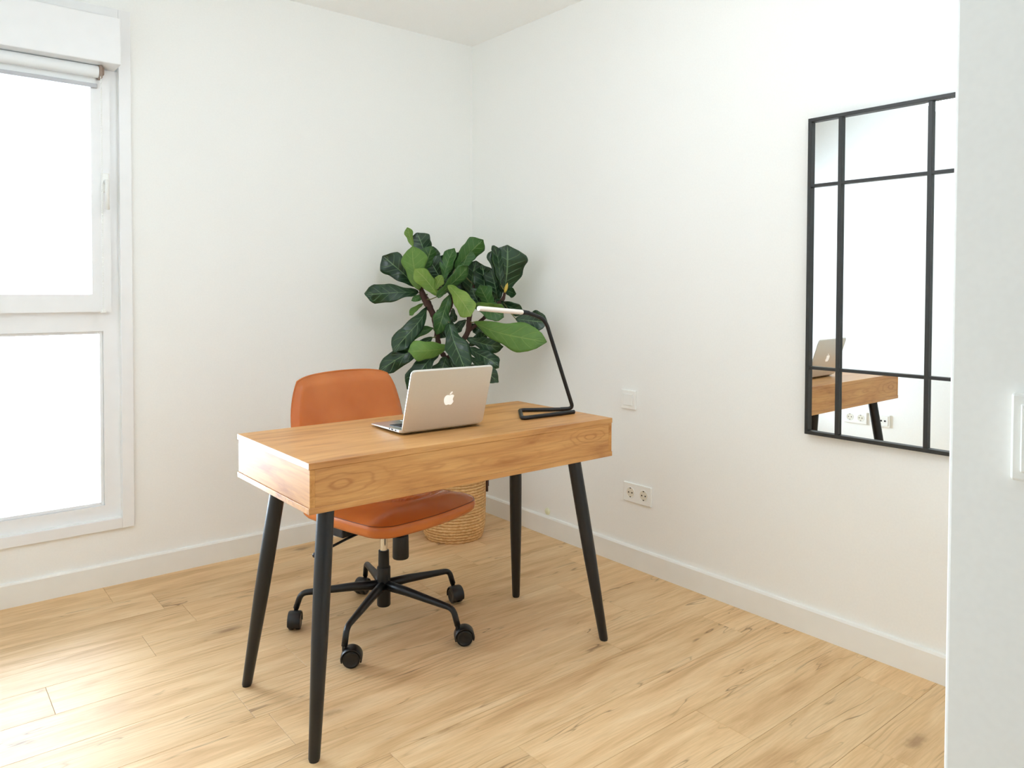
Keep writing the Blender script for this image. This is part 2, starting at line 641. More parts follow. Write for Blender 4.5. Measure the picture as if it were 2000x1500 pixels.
bmesh.ops.bevel(bm, geom=es, offset=0.004, segments=3, affect='EDGES', profile=0.5)
structure(mesh_obj('wall_front', bm, 'wall'), 'white partition wall at the picture\'s right edge')
structure(boxo('wall_hall', (XL - 0.1, YE - 0.12, 0), (XH + 0.02, YE, CEIL), 'wall'), 'end wall of the hall behind the viewer')
for nm, lo, hi, lab in (('dimming_panel_1', (XL + 0.0005, -4.25, 0.001), (XL + 0.03, -3.40, 2.05), 'added grey panel on the left hall wall, dimming bounced light'),
                        ('dimming_panel_2', (-2.56, YE + 0.0005, 0.001), (-1.71, YE + 0.03, 2.05), 'added grey panel at the hall end, dimming bounced light')):
    structure(boxo(nm, lo, hi, 'grey_paint', None, 0.003), lab)  # unseen grey panels, added to dim the light bouncing in the hall
# unseen slab added outside over the window to cut the high sky light
structure(boxo('sky_blocker_slab', (-7.2, T + 0.01, 2.36), (3.2, 3.0, 2.56), 'concrete'), 'added slab outside above the window, blocking the high sky')


def baseboard(name, a, b, label):
    """profile strip along the wall from a to b; its face looks to the left of a->b"""
    a, b = Vector((*a, 0)), Vector((*b, 0))
    d = (b - a).normalized()
    nrm = Vector((-d.y, d.x, 0))
    prof = [(0, 0), (0.014, 0), (0.014, 0.083), (0.0132, 0.0845), (0.0105, 0.0895), (0.0095, 0.0905), (0, 0.0905)]
    bm = bmesh.new()
    ring = []
    for p in (a, b):
        ring.append([bm.verts.new(p + nrm * o + Vector((0, 0, z))) for o, z in prof])
    n = len(prof)
    for j in range(n):
        bm.faces.new((ring[0][j], ring[0][(j + 1) % n], ring[1][(j + 1) % n], ring[1][j]))
    bm.faces.new(ring[0])
    bm.faces.new(list(reversed(ring[1])))
    return structure(mesh_obj(name, bm, 'trim'), label)


baseboard('baseboard_back', (0, 0), (XL, 0), 'white baseboard under the window')
baseboard('baseboard_right', (0, YF), (0, 0), 'white baseboard below the mirror')
baseboard('baseboard_left', (XL, 0), (XL, YE), 'white baseboard of the left wall')
baseboard('baseboard_front', (XH, YE), (XH, YF), 'white baseboard of the partition')

# ------------------------------------------------------------------ window
win = empty('window_1', (-2.135, 0, WZ0), 'tall white window with a tilting upper sash over a fixed lower pane', None, None, 0, 'structure')
WO = Vector((-2.135, 0, WZ0))


def wbox(name, lo, hi, mat='pvc', parent=None, bev=0.0015, seg=2):
    p = parent or win
    off = WO if p is win else Vector((0, 0, 0))
    if p is not win:
        off = WO
    return boxo(name, Vector(lo) - off, Vector(hi) - off, mat, p, bev, seg)


# casing boards around the opening
CO0, CO1, CZ0, CZ1 = -2.585, -1.685, 0.221, 2.274
wbox('casing', (WX1, -0.013, CZ0), (CO1, 0, CZ1), bev=0.003)
wbox('casing', (CO0, -0.013, CZ0), (WX0, 0, CZ1), bev=0.003)
wbox('casing', (WX0, -0.013, CZ0), (WX1, 0, WZ0), bev=0.003)
wbox('casing', (WX0, -0.013, WZ1 - 0.002), (WX1, 0, CZ1), bev=0.003)
# shutter box above
wbox('shutter_box', (WX0 + 0.008, -0.1, 2.035), (-1.738, 0.2, 2.212), bev=0.004)
wbox('filler_board', (WX0, 0.002, 2.212), (WX1, 0.2, WZ1), bev=0)
# fixed frame, recessed a little
FY0, FY1 = 0.016, 0.085
bm = bmesh.new()
GL0, GL1 = WX0 + 0.058, -1.787
for lo, hi in (((WX0, FY0, WZ0), (GL0, FY1, 2.035)), ((GL1, FY0, WZ0), (WX1, FY1, 2.035)),
               ((GL0, FY0, WZ0), (GL1, FY1, 0.316)), ((GL0, FY0, 1.009), (GL1, FY1, 1.105)), ((GL0, FY0, 2.0), (GL1, FY1, 2.035))):
    box(bm, Vector(lo) - WO, Vector(hi) - WO)
mesh_obj('frame', bm, 'pvc', win)
# glazing beads of the lower pane
for lo, hi in (((GL0, FY0 + 0.012, 0.316), (GL0 + 0.012, 0.048, 1.009)), ((GL1 - 0.012, FY0 + 0.012, 0.316), (GL1, 0.048, 1.009)),
               ((GL0 + 0.012, FY0 + 0.012, 0.316), (GL1 - 0.012, 0.048, 0.328)), ((GL0 + 0.012, FY0 + 0.012, 0.997), (GL1 - 0.012, 0.048, 1.009))):
    wbox('glazing_bead', lo, hi, bev=0.002)
wbox('pane', (GL0 + 0.004, 0.046, 0.32), (GL1 - 0.004, 0.05, 1.006), 'glass', bev=0)
# opening sash
SX0, SX1, SZ0, SZ1 = -2.515, -1.762, 1.086, 2.026
SG0, SG1, SGZ0, SGZ1 = -2.447, -1.829, 1.155, 1.972
bm = bmesh.new()
for lo, hi in (((SX0, -0.008, SZ0), (SG0, 0.016, SZ1)), ((SG1, -0.008, SZ0), (SX1, 0.016, SZ1)),
               ((SG0, -0.008, SZ0), (SG1, 0.016, SGZ0)), ((SG0, -0.008, SGZ1), (SG1, 0.016, SZ1))):
    box(bm, Vector(lo) - WO, Vector(hi) - WO)
# rebate behind the sash face, inside the frame opening
for lo, hi in (((GL0, 0.016, 1.105), (SG0, 0.075, 2.0)), ((SG1, 0.016, 1.105), (GL1, 0.075, 2.0)),
               ((SG0, 0.016, 1.105), (SG1, 0.075, SGZ0)), ((SG0, 0.016, SGZ1), (SG1, 0.075, 2.0))):
    box(bm, Vector(lo) - WO, Vector(hi) - WO)
sash = mesh_obj('sash', bm, 'pvc', win)
wbox('pane', (SG0 - 0.003, 0.03, SGZ0 - 0.003), (SG1 + 0.003, 0.034, SGZ1 + 0.003), 'glass', sash, bev=0)
# handle on the sash stile, turned down
hz = 1.588
hb = bmesh.new()
box(hb, Vector((-1.795, -0.018, hz - 0.035)) - WO, Vector((-1.767, -0.008, hz + 0.04)) - WO, 0.004, 2)
hnd = mesh_obj('handle', hb, 'plastic', sash)
hb = bmesh.new()
pts = fillet([(-1.781, -0.012, hz + 0.004), (-1.781, -0.05, hz + 0.004), (-1.781, -0.052, hz - 0.105)], 0.014)
sweep(hb, [Vector(p) - WO for p in pts], 0.0095, 12, squash=(1, 0.8))
mesh_obj('handle_grip', hb, 'plastic', sash, True)

# roller blind fixed to the sash
bl = empty('roller_blind', (-2.135, -0.03, 1.99), 'white rolled-up blind on top of the upper window sash with a hanging bead chain', 'blind')
BO = Vector((-2.135, -0.03, 1.99))
BX0, BX1 = -2.47, -1.806
bm = bmesh.new()
sweep(bm, [Vector((BX0, -0.034, 2.0105)) - BO, Vector((BX1, -0.034, 2.0105)) - BO], 0.023, 24)
sharpen(mesh_obj('fabric_roll', bm, 'fabric', bl, True))
boxo('fabric', Vector((BX0 + 0.01, -0.0155, 1.968)) - BO, Vector((BX1 - 0.004, -0.0125, 2.012)) - BO, 'fabric', bl)
boxo('bottom_rail', Vector((BX0 + 0.006, -0.021, 1.952)) - BO, Vector((BX1, -0.009, 1.968)) - BO, 'grey', bl, 0.002, 2)
bm = bmesh.new()
box(bm, Vector((BX1 + 0.001, -0.058, 1.985)) - BO, Vector((BX1 + 0.012, -0.008, 2.0335)) - BO, 0.003, 2)
box(bm, Vector((BX1 + 0.012, -0.045, 2.0)) - BO, Vector((BX1 + 0.02, -0.02, 2.03)) - BO, 0.003, 2)
br = mesh_obj('bracket', bm, 'brown', bl)
boxo('bracket', Vector((BX0 - 0.012, -0.058, 1.985)) - BO, Vector((BX0 - 0.001, -0.008, 2.0335)) - BO, 'brown', bl, 0.003, 2)
bm = bmesh.new()
for xo, yo, ph in ((BX1 + 0.004, -0.06, 0), (BX1 + 0.012, -0.035, 1)):
    z = 1.985
    while z > 1.098:
        bmesh.ops.create_icosphere(bm, subdivisions=1, radius=0.0022, matrix=Matrix.Translation(Vector((xo, yo, z)) - BO))
        z -= 0.0075
    sweep(bm, [Vector((xo, yo, 1.99)) - BO, Vector((xo, yo, 1.095)) - BO], 0.0008, 5)
ch = mesh_obj('bead_chain', bm, 'plastic', bl)
boxo('chain_weight', Vector((BX1 + 0.0, -0.064, 1.083)) - BO, Vector((BX1 + 0.016, -0.031, 1.098)) - BO, 'plastic', ch, 0.003, 2)


# ------------------------------------------------------------------ globe fill light added under the ceiling, out of view
LPOS = Vector((-1.33, -1.95, CEIL))
cl = empty('ceiling_fill_light', LPOS, 'added globe fill light, out of view below the middle of the ceiling', 'lamp')
bm = bmesh.new()
lathe(bm, [(0, -0.0005), (0.055, -0.0005), (0.055, -0.02), (0.012, -0.03), (0.012, -0.20), (0.045, -0.205), (0.045, -0.218), (0, -0.218)], 28)
sharpen(mesh_obj('canopy', bm, 'plastic', cl, True))
bm = bmesh.new()
bmesh.ops.create_uvsphere(bm, u_segments=24, v_segments=12, radius=0.15, matrix=Matrix.Translation((0, 0, -0.362)))
mesh_obj('globe', bm, 'opal', cl, True)

# ------------------------------------------------------------------ switches and sockets
def wall_frame(nrm):
    n = Vector(nrm)
    side = Vector((0, 0, 1)).cross(n)
    return Matrix((side, n, Vector((0, 0, 1)))).transposed().to_4x4()   # local x along the wall, y out of it, z up


def plate_thing(name, loc, nrm, label, cat, w, h=0.081):
    e = empty(name, loc, label, cat)
    e.matrix_world = Matrix.Translation(Vector(loc)) @ wall_frame(nrm)
    boxo('plate', (-w / 2, 0.0005, -h / 2), (w / 2, 0.009, h / 2), 'plastic', e, 0.0025, 2)
    return e


def socket_insert(e, cx):
    bm = bmesh.new()
    lathe(bm, [(0.0205, 0.0092), (0.0215, 0.0105), (0.0235, 0.0105), (0.0245, 0.0085)], 28, (0, 0, 0))
    for v in bm.verts:
        v.co = Vector((v.co.x + cx, v.co.z, v.co.y))
    mesh_obj('socket_rim', bm, 'plastic', e, True)
    bm = bmesh.new()
    lathe(bm, [(0, 0.0094), (0.0198, 0.0094), (0.0205, 0.0092)], 28)
    for v in bm.verts:
        v.co = Vector((v.co.x + cx, v.co.z, v.co.y))
    w = mesh_obj('socket_well', bm, 'socket', e)
    for dx in (-0.0095, 0.0095):
        bm = bmesh.new()
        lathe(bm, [(0, 0.0100), (0.0032, 0.0100), (0.0034, 0.0090)], 12)
        for v in bm.verts:
            v.co = Vector((v.co.x + cx + dx, v.co.z, v.co.y))
        mesh_obj('pin_hole', bm, 'dark_hole', w)
    for s in (-1, 1):
        boxo('earth_clip', (cx - 0.003, 0.0094, s * 0.0185 - 0.002), (cx + 0.003, 0.0104, s * 0.0185 + 0.002), 'dark_hole', w)


sw = plate_thing('light_switch', (-0.0, -1.141, 0.712), (-1, 0, 0), 'white light switch on the wall right of the desk, above the double socket', 'switch', 0.081)
boxo('rocker', (-0.025, 0.009, -0.025), (0.025, 0.0125, 0.025), 'plastic', sw, 0.002, 2)
ds = plate_thing('double_socket', (0, -1.194, 0.318), (-1, 0, 0), 'white double power socket low on the wall right of the desk', 'socket', 0.153)
for cxx in (-0.0365, 0.0365):
    socket_insert(ds, cxx)
ds2 = plate_thing('double_socket', (XL, -0.885, 0.325), (1, 0, 0), 'white double power socket seen only in the mirror', 'socket', 0.153)
for cxx in (-0.0365, 0.0365):
    socket_insert(ds2, cxx)
tv = plate_thing('aerial_socket', (XL, -1.07, 0.325), (1, 0, 0), 'white aerial outlet with two dark holes seen in the mirror right of the desk leg', 'socket', 0.085)
boxo('cover', (-0.032, 0.009, -0.032), (0.032, 0.0115, 0.032), 'plastic', tv, 0.002, 2)
for dx in (-0.012, 0.012):
    bm = bmesh.new()
    lathe(bm, [(0, 0.0128), (0.006, 0.0128), (0.0062, 0.0110)], 16)
    for v in bm.verts:
        v.co = Vector((v.co.x + dx, v.co.z, v.co.y))
    mesh_obj('jack', bm, 'dark_hole', tv)
sh = plate_thing('light_switch', (XH, -3.107, 1.04), (-1, 0, 0), 'white light switch cut off by the picture\'s right edge', 'switch', 0.081)
boxo('rocker', (-0.032, 0.009, -0.032), (0.032, 0.0125, 0.032), 'plastic', sh, 0.002, 2)
bm = bmesh.new()
lathe(bm, [(0, 0.008), (0.012, 0.0075), (0.016, 0.004), (0.017, 0.0)], 24, (0, 0, 0), (-1, 0, 0))
cc = mesh_obj('cable_cap', bm, 'yellowed', None, True, (-0.0005, -0.623, 0.113))
tag(cc, 'small round yellowish cable cap on the wall just above the baseboard', 'cap')

# ------------------------------------------------------------------ mirror
MY0, MY1, MZ0, MZ1 = -2.455, -1.957, 0.690, 1.756
mi = empty('wall_mirror', (0, (MY0 + MY1) / 2, MZ0), 'tall black-framed mirror divided into nine panes on the right wall', 'mirror')
mi.location.x = -0.003
mi.rotation_euler = (0, 0, 0.01)
MO = Vector((0, (MY0 + MY1) / 2, MZ0))


def mbox(name, lo, hi, mat, bev=0.0):
    return boxo(name, Vector(lo) - MO, Vector(hi) - MO, mat, mi, bev, 1)


FB = 0.012
mbox('backing', (-0.006, MY0, MZ0), (-0.0008, MY1, MZ1), 'mirror_frame')
mbox('frame_rail', (-0.022, MY0, MZ0), (-0.006, MY1, MZ0 + FB), 'mirror_frame', 0.0008)
mbox('frame_rail', (-0.022, MY0, MZ1 - FB), (-0.006, MY1, MZ1), 'mirror_frame', 0.0008)
mbox('frame_stile', (-0.022, MY1 - FB, MZ0 + FB), (-0.006, MY1, MZ1 - FB), 'mirror_frame', 0.0008)
mbox('frame_stile', (-0.022, MY0, MZ0 + FB), (-0.006, MY0 + FB, MZ1 - FB), 'mirror_frame', 0.0008)
BY = [-2.068, -2.344]
BZ = [0.916, 1.530]
bw = 0.0062
for by in BY:
    mbox('grid_bar', (-0.020, by - bw, MZ0 + FB), (-0.0085, by + bw, MZ1 - FB), 'mirror_frame', 0.0006)
ys = [MY1 - FB, BY[0] + bw, BY[0] - bw, BY[1] + bw, BY[1] - bw, MY0 + FB]
for bz in BZ:
    for a, b in ((ys[0], ys[1]), (ys[2], ys[3]), (ys[4], ys[5])):
        mbox('grid_bar', (-0.020, b, bz - bw * 0.8), (-0.0085, a, bz + bw * 0.8), 'mirror_frame', 0.0006)
yc = [MY1 - FB, BY[0], BY[1], MY0 + FB]
zc = [MZ0 + FB, BZ[0], BZ[1], MZ1 - FB]
for i in range(3):
    for j in range(3):
        mbox('mirror_pane', (-0.0085, yc[i + 1], zc[j]), (-0.0062, yc[i], zc[j + 1]), 'mirror')

# ------------------------------------------------------------------ desk
DX0, DW, DY0, DD, DTOP, DTH = -1.6453, 1.0754, -1.5791, 0.4942, 0.75, 0.1274
dk = empty('desk', (DX0 + DW / 2, DY0 + DD / 2, 0), 'oak veneer desk with a deep box top and four splayed black legs', 'desk', rotz=0.0035)
hw, hd = DW / 2, DD / 2
z0 = DTOP - DTH
boxo('tabletop', (-hw, -hd, DTOP - 0.0165), (hw, hd, DTOP), 'desk_top', dk, 0.0008)
boxo('bottom_board', (-hw, -hd, z0), (hw, hd, z0 + 0.0155), 'desk_top', dk, 0.0008)
e_ = 0.0025
boxo('front_panel', (-hw + 0.016, -hd + 0.001, z0 + 0.0157), (hw - 0.016, -hd + 0.016, DTOP - 0.0167), 'desk_front', dk, 0.0006)
for s in (-1, 1):
    boxo('side_panel', (s * (hw - e_), -hd + 0.0008, z0 + 0.0157) if s < 0 else (hw - 0.016, -hd + 0.0008, z0 + 0.0157),
         (-hw + 0.016, hd - e_, DTOP - 0.0167) if s < 0 else (hw - e_, hd - e_, DTOP - 0.0167), 'desk_side', dk, 0.0006)
dw_ = boxo('drawer_front', (-hw + 0.018, hd - 0.018, z0 + 0.0175), (hw - 0.018, hd - 0.002, DTOP - 0.0185), 'desk_front', dk, 0.0008)
ta, tb, ba, bb = 0.090, 0.095, 0.0185, 0.0156
bm = bmesh.new()
r0, r1 = 0.0225, 0.0145
P0 = Vector((-hw + ba, -hd + bb, 0.0))
P1 = Vector((-hw + ta, -hd + tb, z0 - 0.0005))
NL = 28
prof = [(0.0, 0.0125), (0.004, 0.0125), (0.0045, r1 - 0.001), (0.007, r1)]
rings = []
for t_, r_ in [(0, 0.0125), (0.006, 0.0125), (0.0065, r1 - 0.0008), (0.01, r1), (0.45, r0 - 0.0012), (0.7, r0), (1.0, r0)]:
    c_ = P0.lerp(P1, t_)
    rings.append([bm.verts.new(c_ + Vector((math.cos(2 * math.pi * j / NL) * r_, math.sin(2 * math.pi * j / NL) * r_, 0))) for j in range(NL)])
for A, B in zip(rings, rings[1:]):
    for j in range(NL):
        bm.faces.new((A[j], A[(j + 1) % NL], B[(j + 1) % NL], B[j]))
bm.faces.new(list(reversed(rings[0])))
bm.faces.new(rings[-1])
leg = sharpen(mesh_obj('leg', bm, 'black_leg', dk, True))
for sx, sy in ((-1, 1), (1, 1), (1, -1)):
    c_ = leg.copy()
    COL.objects.link(c_)
    c_.parent = dk
    c_.scale = (1 if sx < 0 else -1, 1 if sy < 0 else -1, 1)

# ------------------------------------------------------------------ laptop
LO = Vector((-1.143, -1.418, DTOP))
LW, LD, LID = 0.286, 0.196, 0.194
la_ = empty('laptop', LO, 'silver laptop standing open on the desk with its lid towards the viewer', 'laptop', rotz=-0.03)
bm = bmesh.new()
# tapered body: hinge at local y=0, front edge at y=LD; local x right
nz = 10
out = []
cr = 0.012


def rrect(w, y0, y1, r, n=5):
    pts = []
    for cx, cy_, a0 in ((w / 2 - r, y0 + r, -90), (w / 2 - r, y1 - r, 0), (-w / 2 + r, y1 - r, 90), (-w / 2 + r, y0 + r, 180)):
        for i in range(n + 1):
            a = math.radians(a0 + 90 * i / n)
            pts.append((cx + r * math.cos(a), cy_ + r * math.sin(a)))
    return pts


def ringz(bm, pts, zf):
    return [bm.verts.new((x, y, zf(x, y))) for x, y in pts]


def bridge(bm, A, B):
    n = len(A)
    for j in range(n):
        bm.faces.new((A[j], A[(j + 1) % n], B[(j + 1) % n], B[j]))


topz = lambda x, y: 0.0165 - 0.0068 * (y / LD)
R1 = ringz(bm, rrect(LW - 0.02, 0.008, LD - 0.012, cr), lambda x, y: 0.0022 + 0.0022 * y / LD)
R2 = ringz(bm, rrect(LW, 0.0, LD, cr), lambda x, y: 0.0085 - 0.0013 * y / LD)
R3 = ringz(bm, rrect(LW, 0.0, LD, cr), lambda x, y: topz(x, y) - 0.0008)
R4 = ringz(bm, rrect(LW - 0.0016, 0.0008, LD - 0.0008, cr), topz)
bm.faces.new(list(reversed(R1)))
bridge(bm, R1, R2)
bridge(bm, R2, R3)
bridge(bm, R3, R4)
bm.faces.new(R4)
body = sharpen(mesh_obj('body', bm, 'alu_edge', la_, True), 25)
bm = bmesh.new()
for fx in (-0.11, 0.11):
    for fy in (0.03, LD - 0.03):
        bm = bmesh.new()
        lathe(bm, [(0, 0), (0.006, 0), (0.0065, 0.0045), (0, 0.0045)], 12, (fx, fy, 0))
        mesh_obj('rubber_foot', bm, 'black_plastic', body)
bm = bmesh.new()
kx0, ky0 = -0.118, 0.026
for rr in range(6):
    for cc_ in range(14):
        x = kx0 + cc_ * 0.01695
        yk = ky0 + rr * 0.0152
        if rr == 5 and 4 <= cc_ <= 8:
            if cc_ == 4:
                zc_ = topz(0, yk)
                box(bm, (x, yk, zc_), (x + 5 * 0.01695 - 0.0025, yk + 0.013, zc_ + 0.0012))
            continue
        zc_ = topz(0, yk)
        box(bm, (x, yk, zc_ - 0.0005), (x + 0.0146, yk + (0.008 if rr == 0 else 0.013), zc_ + 0.0012))
kb = tag(mesh_obj('keyboard', bm, 'key', body), 'black keys', None, None, 'stuff')
bm = bmesh.new()
yt = 0.125
vs = [bm.verts.new((x, yk, topz(x, yk) + 0.0004)) for x, yk in ((-0.045, yt), (0.045, yt), (0.045, 0.182), (-0.045, 0.182))]
bm.faces.new(vs)
ext = bmesh.ops.extrude_face_region(bm, geom=list(bm.faces))
for v in ext['geom']:
    if isinstance(v, bmesh.types.BMVert):
        v.co.z -= 0.001
mesh_obj('trackpad', bm, 'alu', body)
for py, pw_ in ((0.028, 0.008), (0.046, 0.013), (0.066, 0.006)):
    boxo('port', (-LW / 2 - 0.0004, py, 0.0095), (-LW / 2 + 0.002, py + pw_, 0.0135), 'dark_hole', body)
bm = bmesh.new()
sweep(bm, [(-0.10, -0.0005, 0.0145), (0.10, -0.0005, 0.0145)], 0.0045, 14)
sharpen(mesh_obj('hinge', bm, 'black_plastic', la_, True))
# lid: tilted back towards the viewer
tilt = math.radians(17.5)
bm = bmesh.new()
lp = rrect(LW, 0.0, LID, 0.012)
A = [bm.verts.new((x, 0.0016, z)) for x, z in lp]
B = [bm.verts.new((x, -0.0020, z)) for x, z in lp]
lp2 = rrect(LW - 0.006, 0.003, LID - 0.003, 0.011)
C_ = [bm.verts.new((x, -0.0042, z)) for x, z in lp2]
bridge(bm, A, B)
bridge(bm, B, C_)
bm.faces.new(A)
bm.faces.new(list(reversed(C_)))
lid = sharpen(mesh_obj('lid', bm, 'alu', la_, True, (0, -0.003, 0.011)), 20)
lid.rotation_euler = (tilt, 0, 0)
boxo('display', (-LW / 2 + 0.004, 0.0014, 0.012), (LW / 2 - 0.004, 0.0026, LID - 0.005), 'screen', lid, 0.0004)


def cubic_path(segs, start):
    pts = [Vector(start)]
    p = Vector(start)
    for a, b, c in segs:
        p1, p2, p3 = p + Vector(a), p + Vector(b), p + Vector(c)
        for i in range(1, 9):
            t = i / 8
            pts.append(p * (1 - t) ** 3 + p1 * 3 * t * (1 - t) ** 2 + p2 * 3 * t * t * (1 - t) + p3 * t ** 3)
        p = p3
    return pts


fruit = cubic_path([((-.948, 0), (-2.415, -1.078), (-3.96, -1.04)), ((-2.04, .027), (-3.91, 1.183), (-4.961, 3.014)),
                    ((-2.117, 3.675), (-.546, 9.103), (1.519, 12.09)), ((1.013, 1.454), (2.208, 3.09), (3.792, 3.039)),
                    ((1.52, -.065), (2.09, -.987), (3.935, -.987)), ((1.831, 0), (2.35, .987), (3.96, .948)),
                    ((1.637, -.026), (2.676, -1.48), (3.676, -2.948)), ((1.156, -1.688), (1.636, -3.325), (1.662, -3.415)),
                    ((-.039, -.013), (-3.182, -1.221), (-3.22, -4.857)), ((-.026, -3.04), (2.48, -4.494), (2.597, -4.559)),
                    ((-1.429, -2.09), (-3.623, -2.324), (-4.39, -2.376)), ((-2, -.156), (-3.675, 1.09), (-4.61, 1.09))], (12.152, 6.896))
frond = cubic_path([((.843, -1.012), (1.4, -2.427), (1.245, -3.83)), ((-1.207, .052), (-2.662, .805), (-3.532, 1.818)),
                    ((-.78, .896), (-1.454, 2.338), (-1.273, 3.714)), ((1.338, .104), (2.715, -.688), (3.559, -1.701))], (15.53, 3.83))
bm = bmesh.new()
ES = 0.043 / 24
for poly in (fruit, frond):
    ps = []
    for p in poly:
        q = ((p.x - 12) * ES, (12 - p.y) * ES + LID * 0.50)
        if not ps or (abs(q[0] - ps[-1][0]) + abs(q[1] - ps[-1][1])) > 1e-5:
            ps.append(q)
    if (abs(ps[0][0] - ps[-1][0]) + abs(ps[0][1] - ps[-1][1])) < 1e-5:
        ps.pop()
    f1 = [bm.verts.new((x, -0.0046, z)) for x, z in ps]
    f2 = [bm.verts.new((x, -0.0038, z)) for x, z in ps]
    bm.faces.new(f1)
    bm.faces.new(list(reversed(f2)))
    bridge(bm, f1, f2)
bmesh.ops.triangulate(bm, faces=[f for f in bm.faces if len(f.verts) > 4])
tag(mesh_obj('emblem', bm, 'emblem', lid), 'white bitten-apple emblem')

# ------------------------------------------------------------------ desk lamp
TB = 0.0068
LP = Vector((-0.70, -1.39, DTOP))
lm = empty('desk_lamp', LP, 'slim black tube desk lamp with a white bar head on the desk', 'lamp')
zt = DTOP + TB + 0.0003
loop = fillet([(-0.612, -1.437, zt), (-0.838, -1.428, zt), (-0.735, -1.292, zt), (-0.60, -1.385, zt + 0.001)], [0, 0.022, 0.022, 0])
bm = bmesh.new()
sweep(bm, [Vector(p) - LP for p in loop], TB, 14)
sharpen(mesh_obj('base_loop', bm, 'black', lm, True))
arm = fillet([(-0.618, -1.375, zt + 0.002), (-0.583, -1.402, zt + 0.004), (-0.70, -1.385, DTOP + 0.326), (-0.765, -1.379, DTOP + 0.348), (-0.80, -1.376, DTOP + 0.352)], [0, 0.03, 0.085, 0.04, 0], 10)
bm = bmesh.new()
sweep(bm, [Vector(p) - LP for p in arm], TB, 14)
sharpen(mesh_obj('arm', bm, 'black', lm, True))
h0, h1 = Vector((-0.796, -1.3765, DTOP + 0.3518)) - LP, Vector((-0.968, -1.363, DTOP + 0.3665)) - LP
bm = bmesh.new()
d_ = (h1 - h0)
sweep(bm, [h0 + d_ * 0.0, h0 + d_ * 0.02, h0 + d_ * 0.98, h1], [0.0075, 0.0086, 0.0086, 0.0078], 18, squash=(0.95, 1.25))
sharpen(mesh_obj('lamp_head', bm, 'lamp_white', lm, True), 50)
bm = bmesh.new()
sweep(bm, [h0 - d_ * 0.16, h0 - d_ * 0.02, h0 + d_ * 0.003], [0.0072, 0.0088, 0.0088], 16)
sharpen(mesh_obj('neck', bm, 'black', lm, True))

# ------------------------------------------------------------------ office chair
CH = Vector((-1.10, -0.985, 0))
chr_ = empty('office_chair', CH, 'tan leather swivel chair with a black five-star base tucked behind the desk', 'chair', rotz=math.radians(12))
# local axes: x to the viewer's right, -y to the front of the chair


def outline(w, f, b, r, bulge, n=9):
    """rounded seat outline: half width w, front -f, back b, corner radius r, front bulge"""
    pts = []
    for cx, cy_, a0 in ((w - r, b - r, 0), (-w + r, b - r, 90), (-w + r, -f + r, 180), (w - r, -f + r, 270)):
        for i in range(n):
            a = math.radians(a0 + 90 * i / (n - 1))
            pts.append(Vector((cx + r * math.cos(a), cy_ + r * math.sin(a))))
    # subdivide straight runs
    out_ = []
    k = len(pts)
    for i in range(k):
        a, b_ = pts[i], pts[(i + 1) % k]
        m = max(1, int((b_ - a).length / 0.012))
        for j in range(m):
            out_.append(a.lerp(b_, j / m))
    for p in out_:
        if p.y < 0:
            p.y -= bulge * (1 - (p.x / w) ** 2) * min(1, -p.y / f)
    return out_


base = outline(0.242, 0.222, 0.225, 0.065, 0.03)
for p in base:
    k_ = max(0.0, (p.y + 0.15) / 0.375)
    p.x *= 1 - 0.16 * k_ * k_
    p.x += 0.026 * (1 - k_)
bm = bmesh.new()
loops = []


def crown(x, y, s):
    """height of the cushion: rolled front edge, dip in the middle"""
    h = 0.428 + 0.034 * (1 - s ** 2.6)
    h += 0.012 * math.exp(-((y + 0.175) / 0.05) ** 2) * (1 - s ** 4)
    h -= 0.012 * math.exp(-((x / 0.16) ** 2 + ((y - 0.05) / 0.12) ** 2))
    # gathered crease behind the smooth front roll, pleats running back from it
    yc_ = -0.135 + 4.0 * (x - 0.07) ** 2
    fade = max(0.0, 1 - s ** 6)
    h -= 0.013 * math.exp(-((y - yc_) / 0.007) ** 2) * fade
    if y > yc_:
        h += fade * (0.004 * math.exp(-((y - yc_ - 0.014) / 0.012) ** 2) + 0.0034 * math.sin(x * 165 + 3 * math.sin(x * 37) + y * 20) * math.exp(-(y - yc_) / 0.07))
    return h


spec = [(0.0, 0.384), (0.86, 0.384), (0.95, 0.388), (0.99, 0.399), (1.0, 0.412), (0.996, 0.424), (0.985, 0.4285)]
for s, z in spec:
    if s == 0:
        continue
    loops.append([bm.verts.new((p.x * s, p.y * s, z)) for p in base])
for s in [0.975, 0.95, 0.92] + [0.89 - 0.025 * q for q in range(35)]:
    loops.append([bm.verts.new((p.x * s, p.y * s, crown(p.x * s, p.y * s, s))) for p in base])
for A, B in zip(loops, loops[1:]):
    bridge(bm, A, B)
bm.faces.new(list(reversed(loops[0])))
cv = bm.verts.new((0, 0, crown(0, 0, 0)))
n_ = len(base)
for j in range(n_):
    bm.faces.new((loops[-1][j], loops[-1][(j + 1) % n_], cv))
seat = mesh_obj('seat', bm, 'leather', chr_, True)
bm = bmesh.new()
sweep(bm, [Vector((p.x * 0.986, p.y * 0.986, 0.4285)) for p in base], 0.0013, 6, closed=True)
mesh_obj('seam', bm, 'stitch', seat, True)
# backrest shell
bm = bmesh.new()
NU, NV = 28, 22


def back_mid(z):
    """y of the front face at height z (local, +y is backwards)"""
    ks = [(0.415, 0.030), (0.46, 0.070), (0.54, 0.120), (0.65, 0.160), (0.76, 0.185), (0.87, 0.205)]
    for (z0_, y0_), (z1_, y1_) in zip(ks, ks[1:]):
        if z <= z1_:
            t = (z - z0_) / (z1_ - z0_)
            return y0_ + (y1_ - y0_) * t
    return ks[-1][1]


def back_half(z):
    t = (z - 0.43) / (0.868 - 0.43)
    return 0.215 + 0.022 * math.sin(math.pi * min(1, t * 0.9)) - 0.022 * max(0, (t - 0.55) / 0.45) ** 2


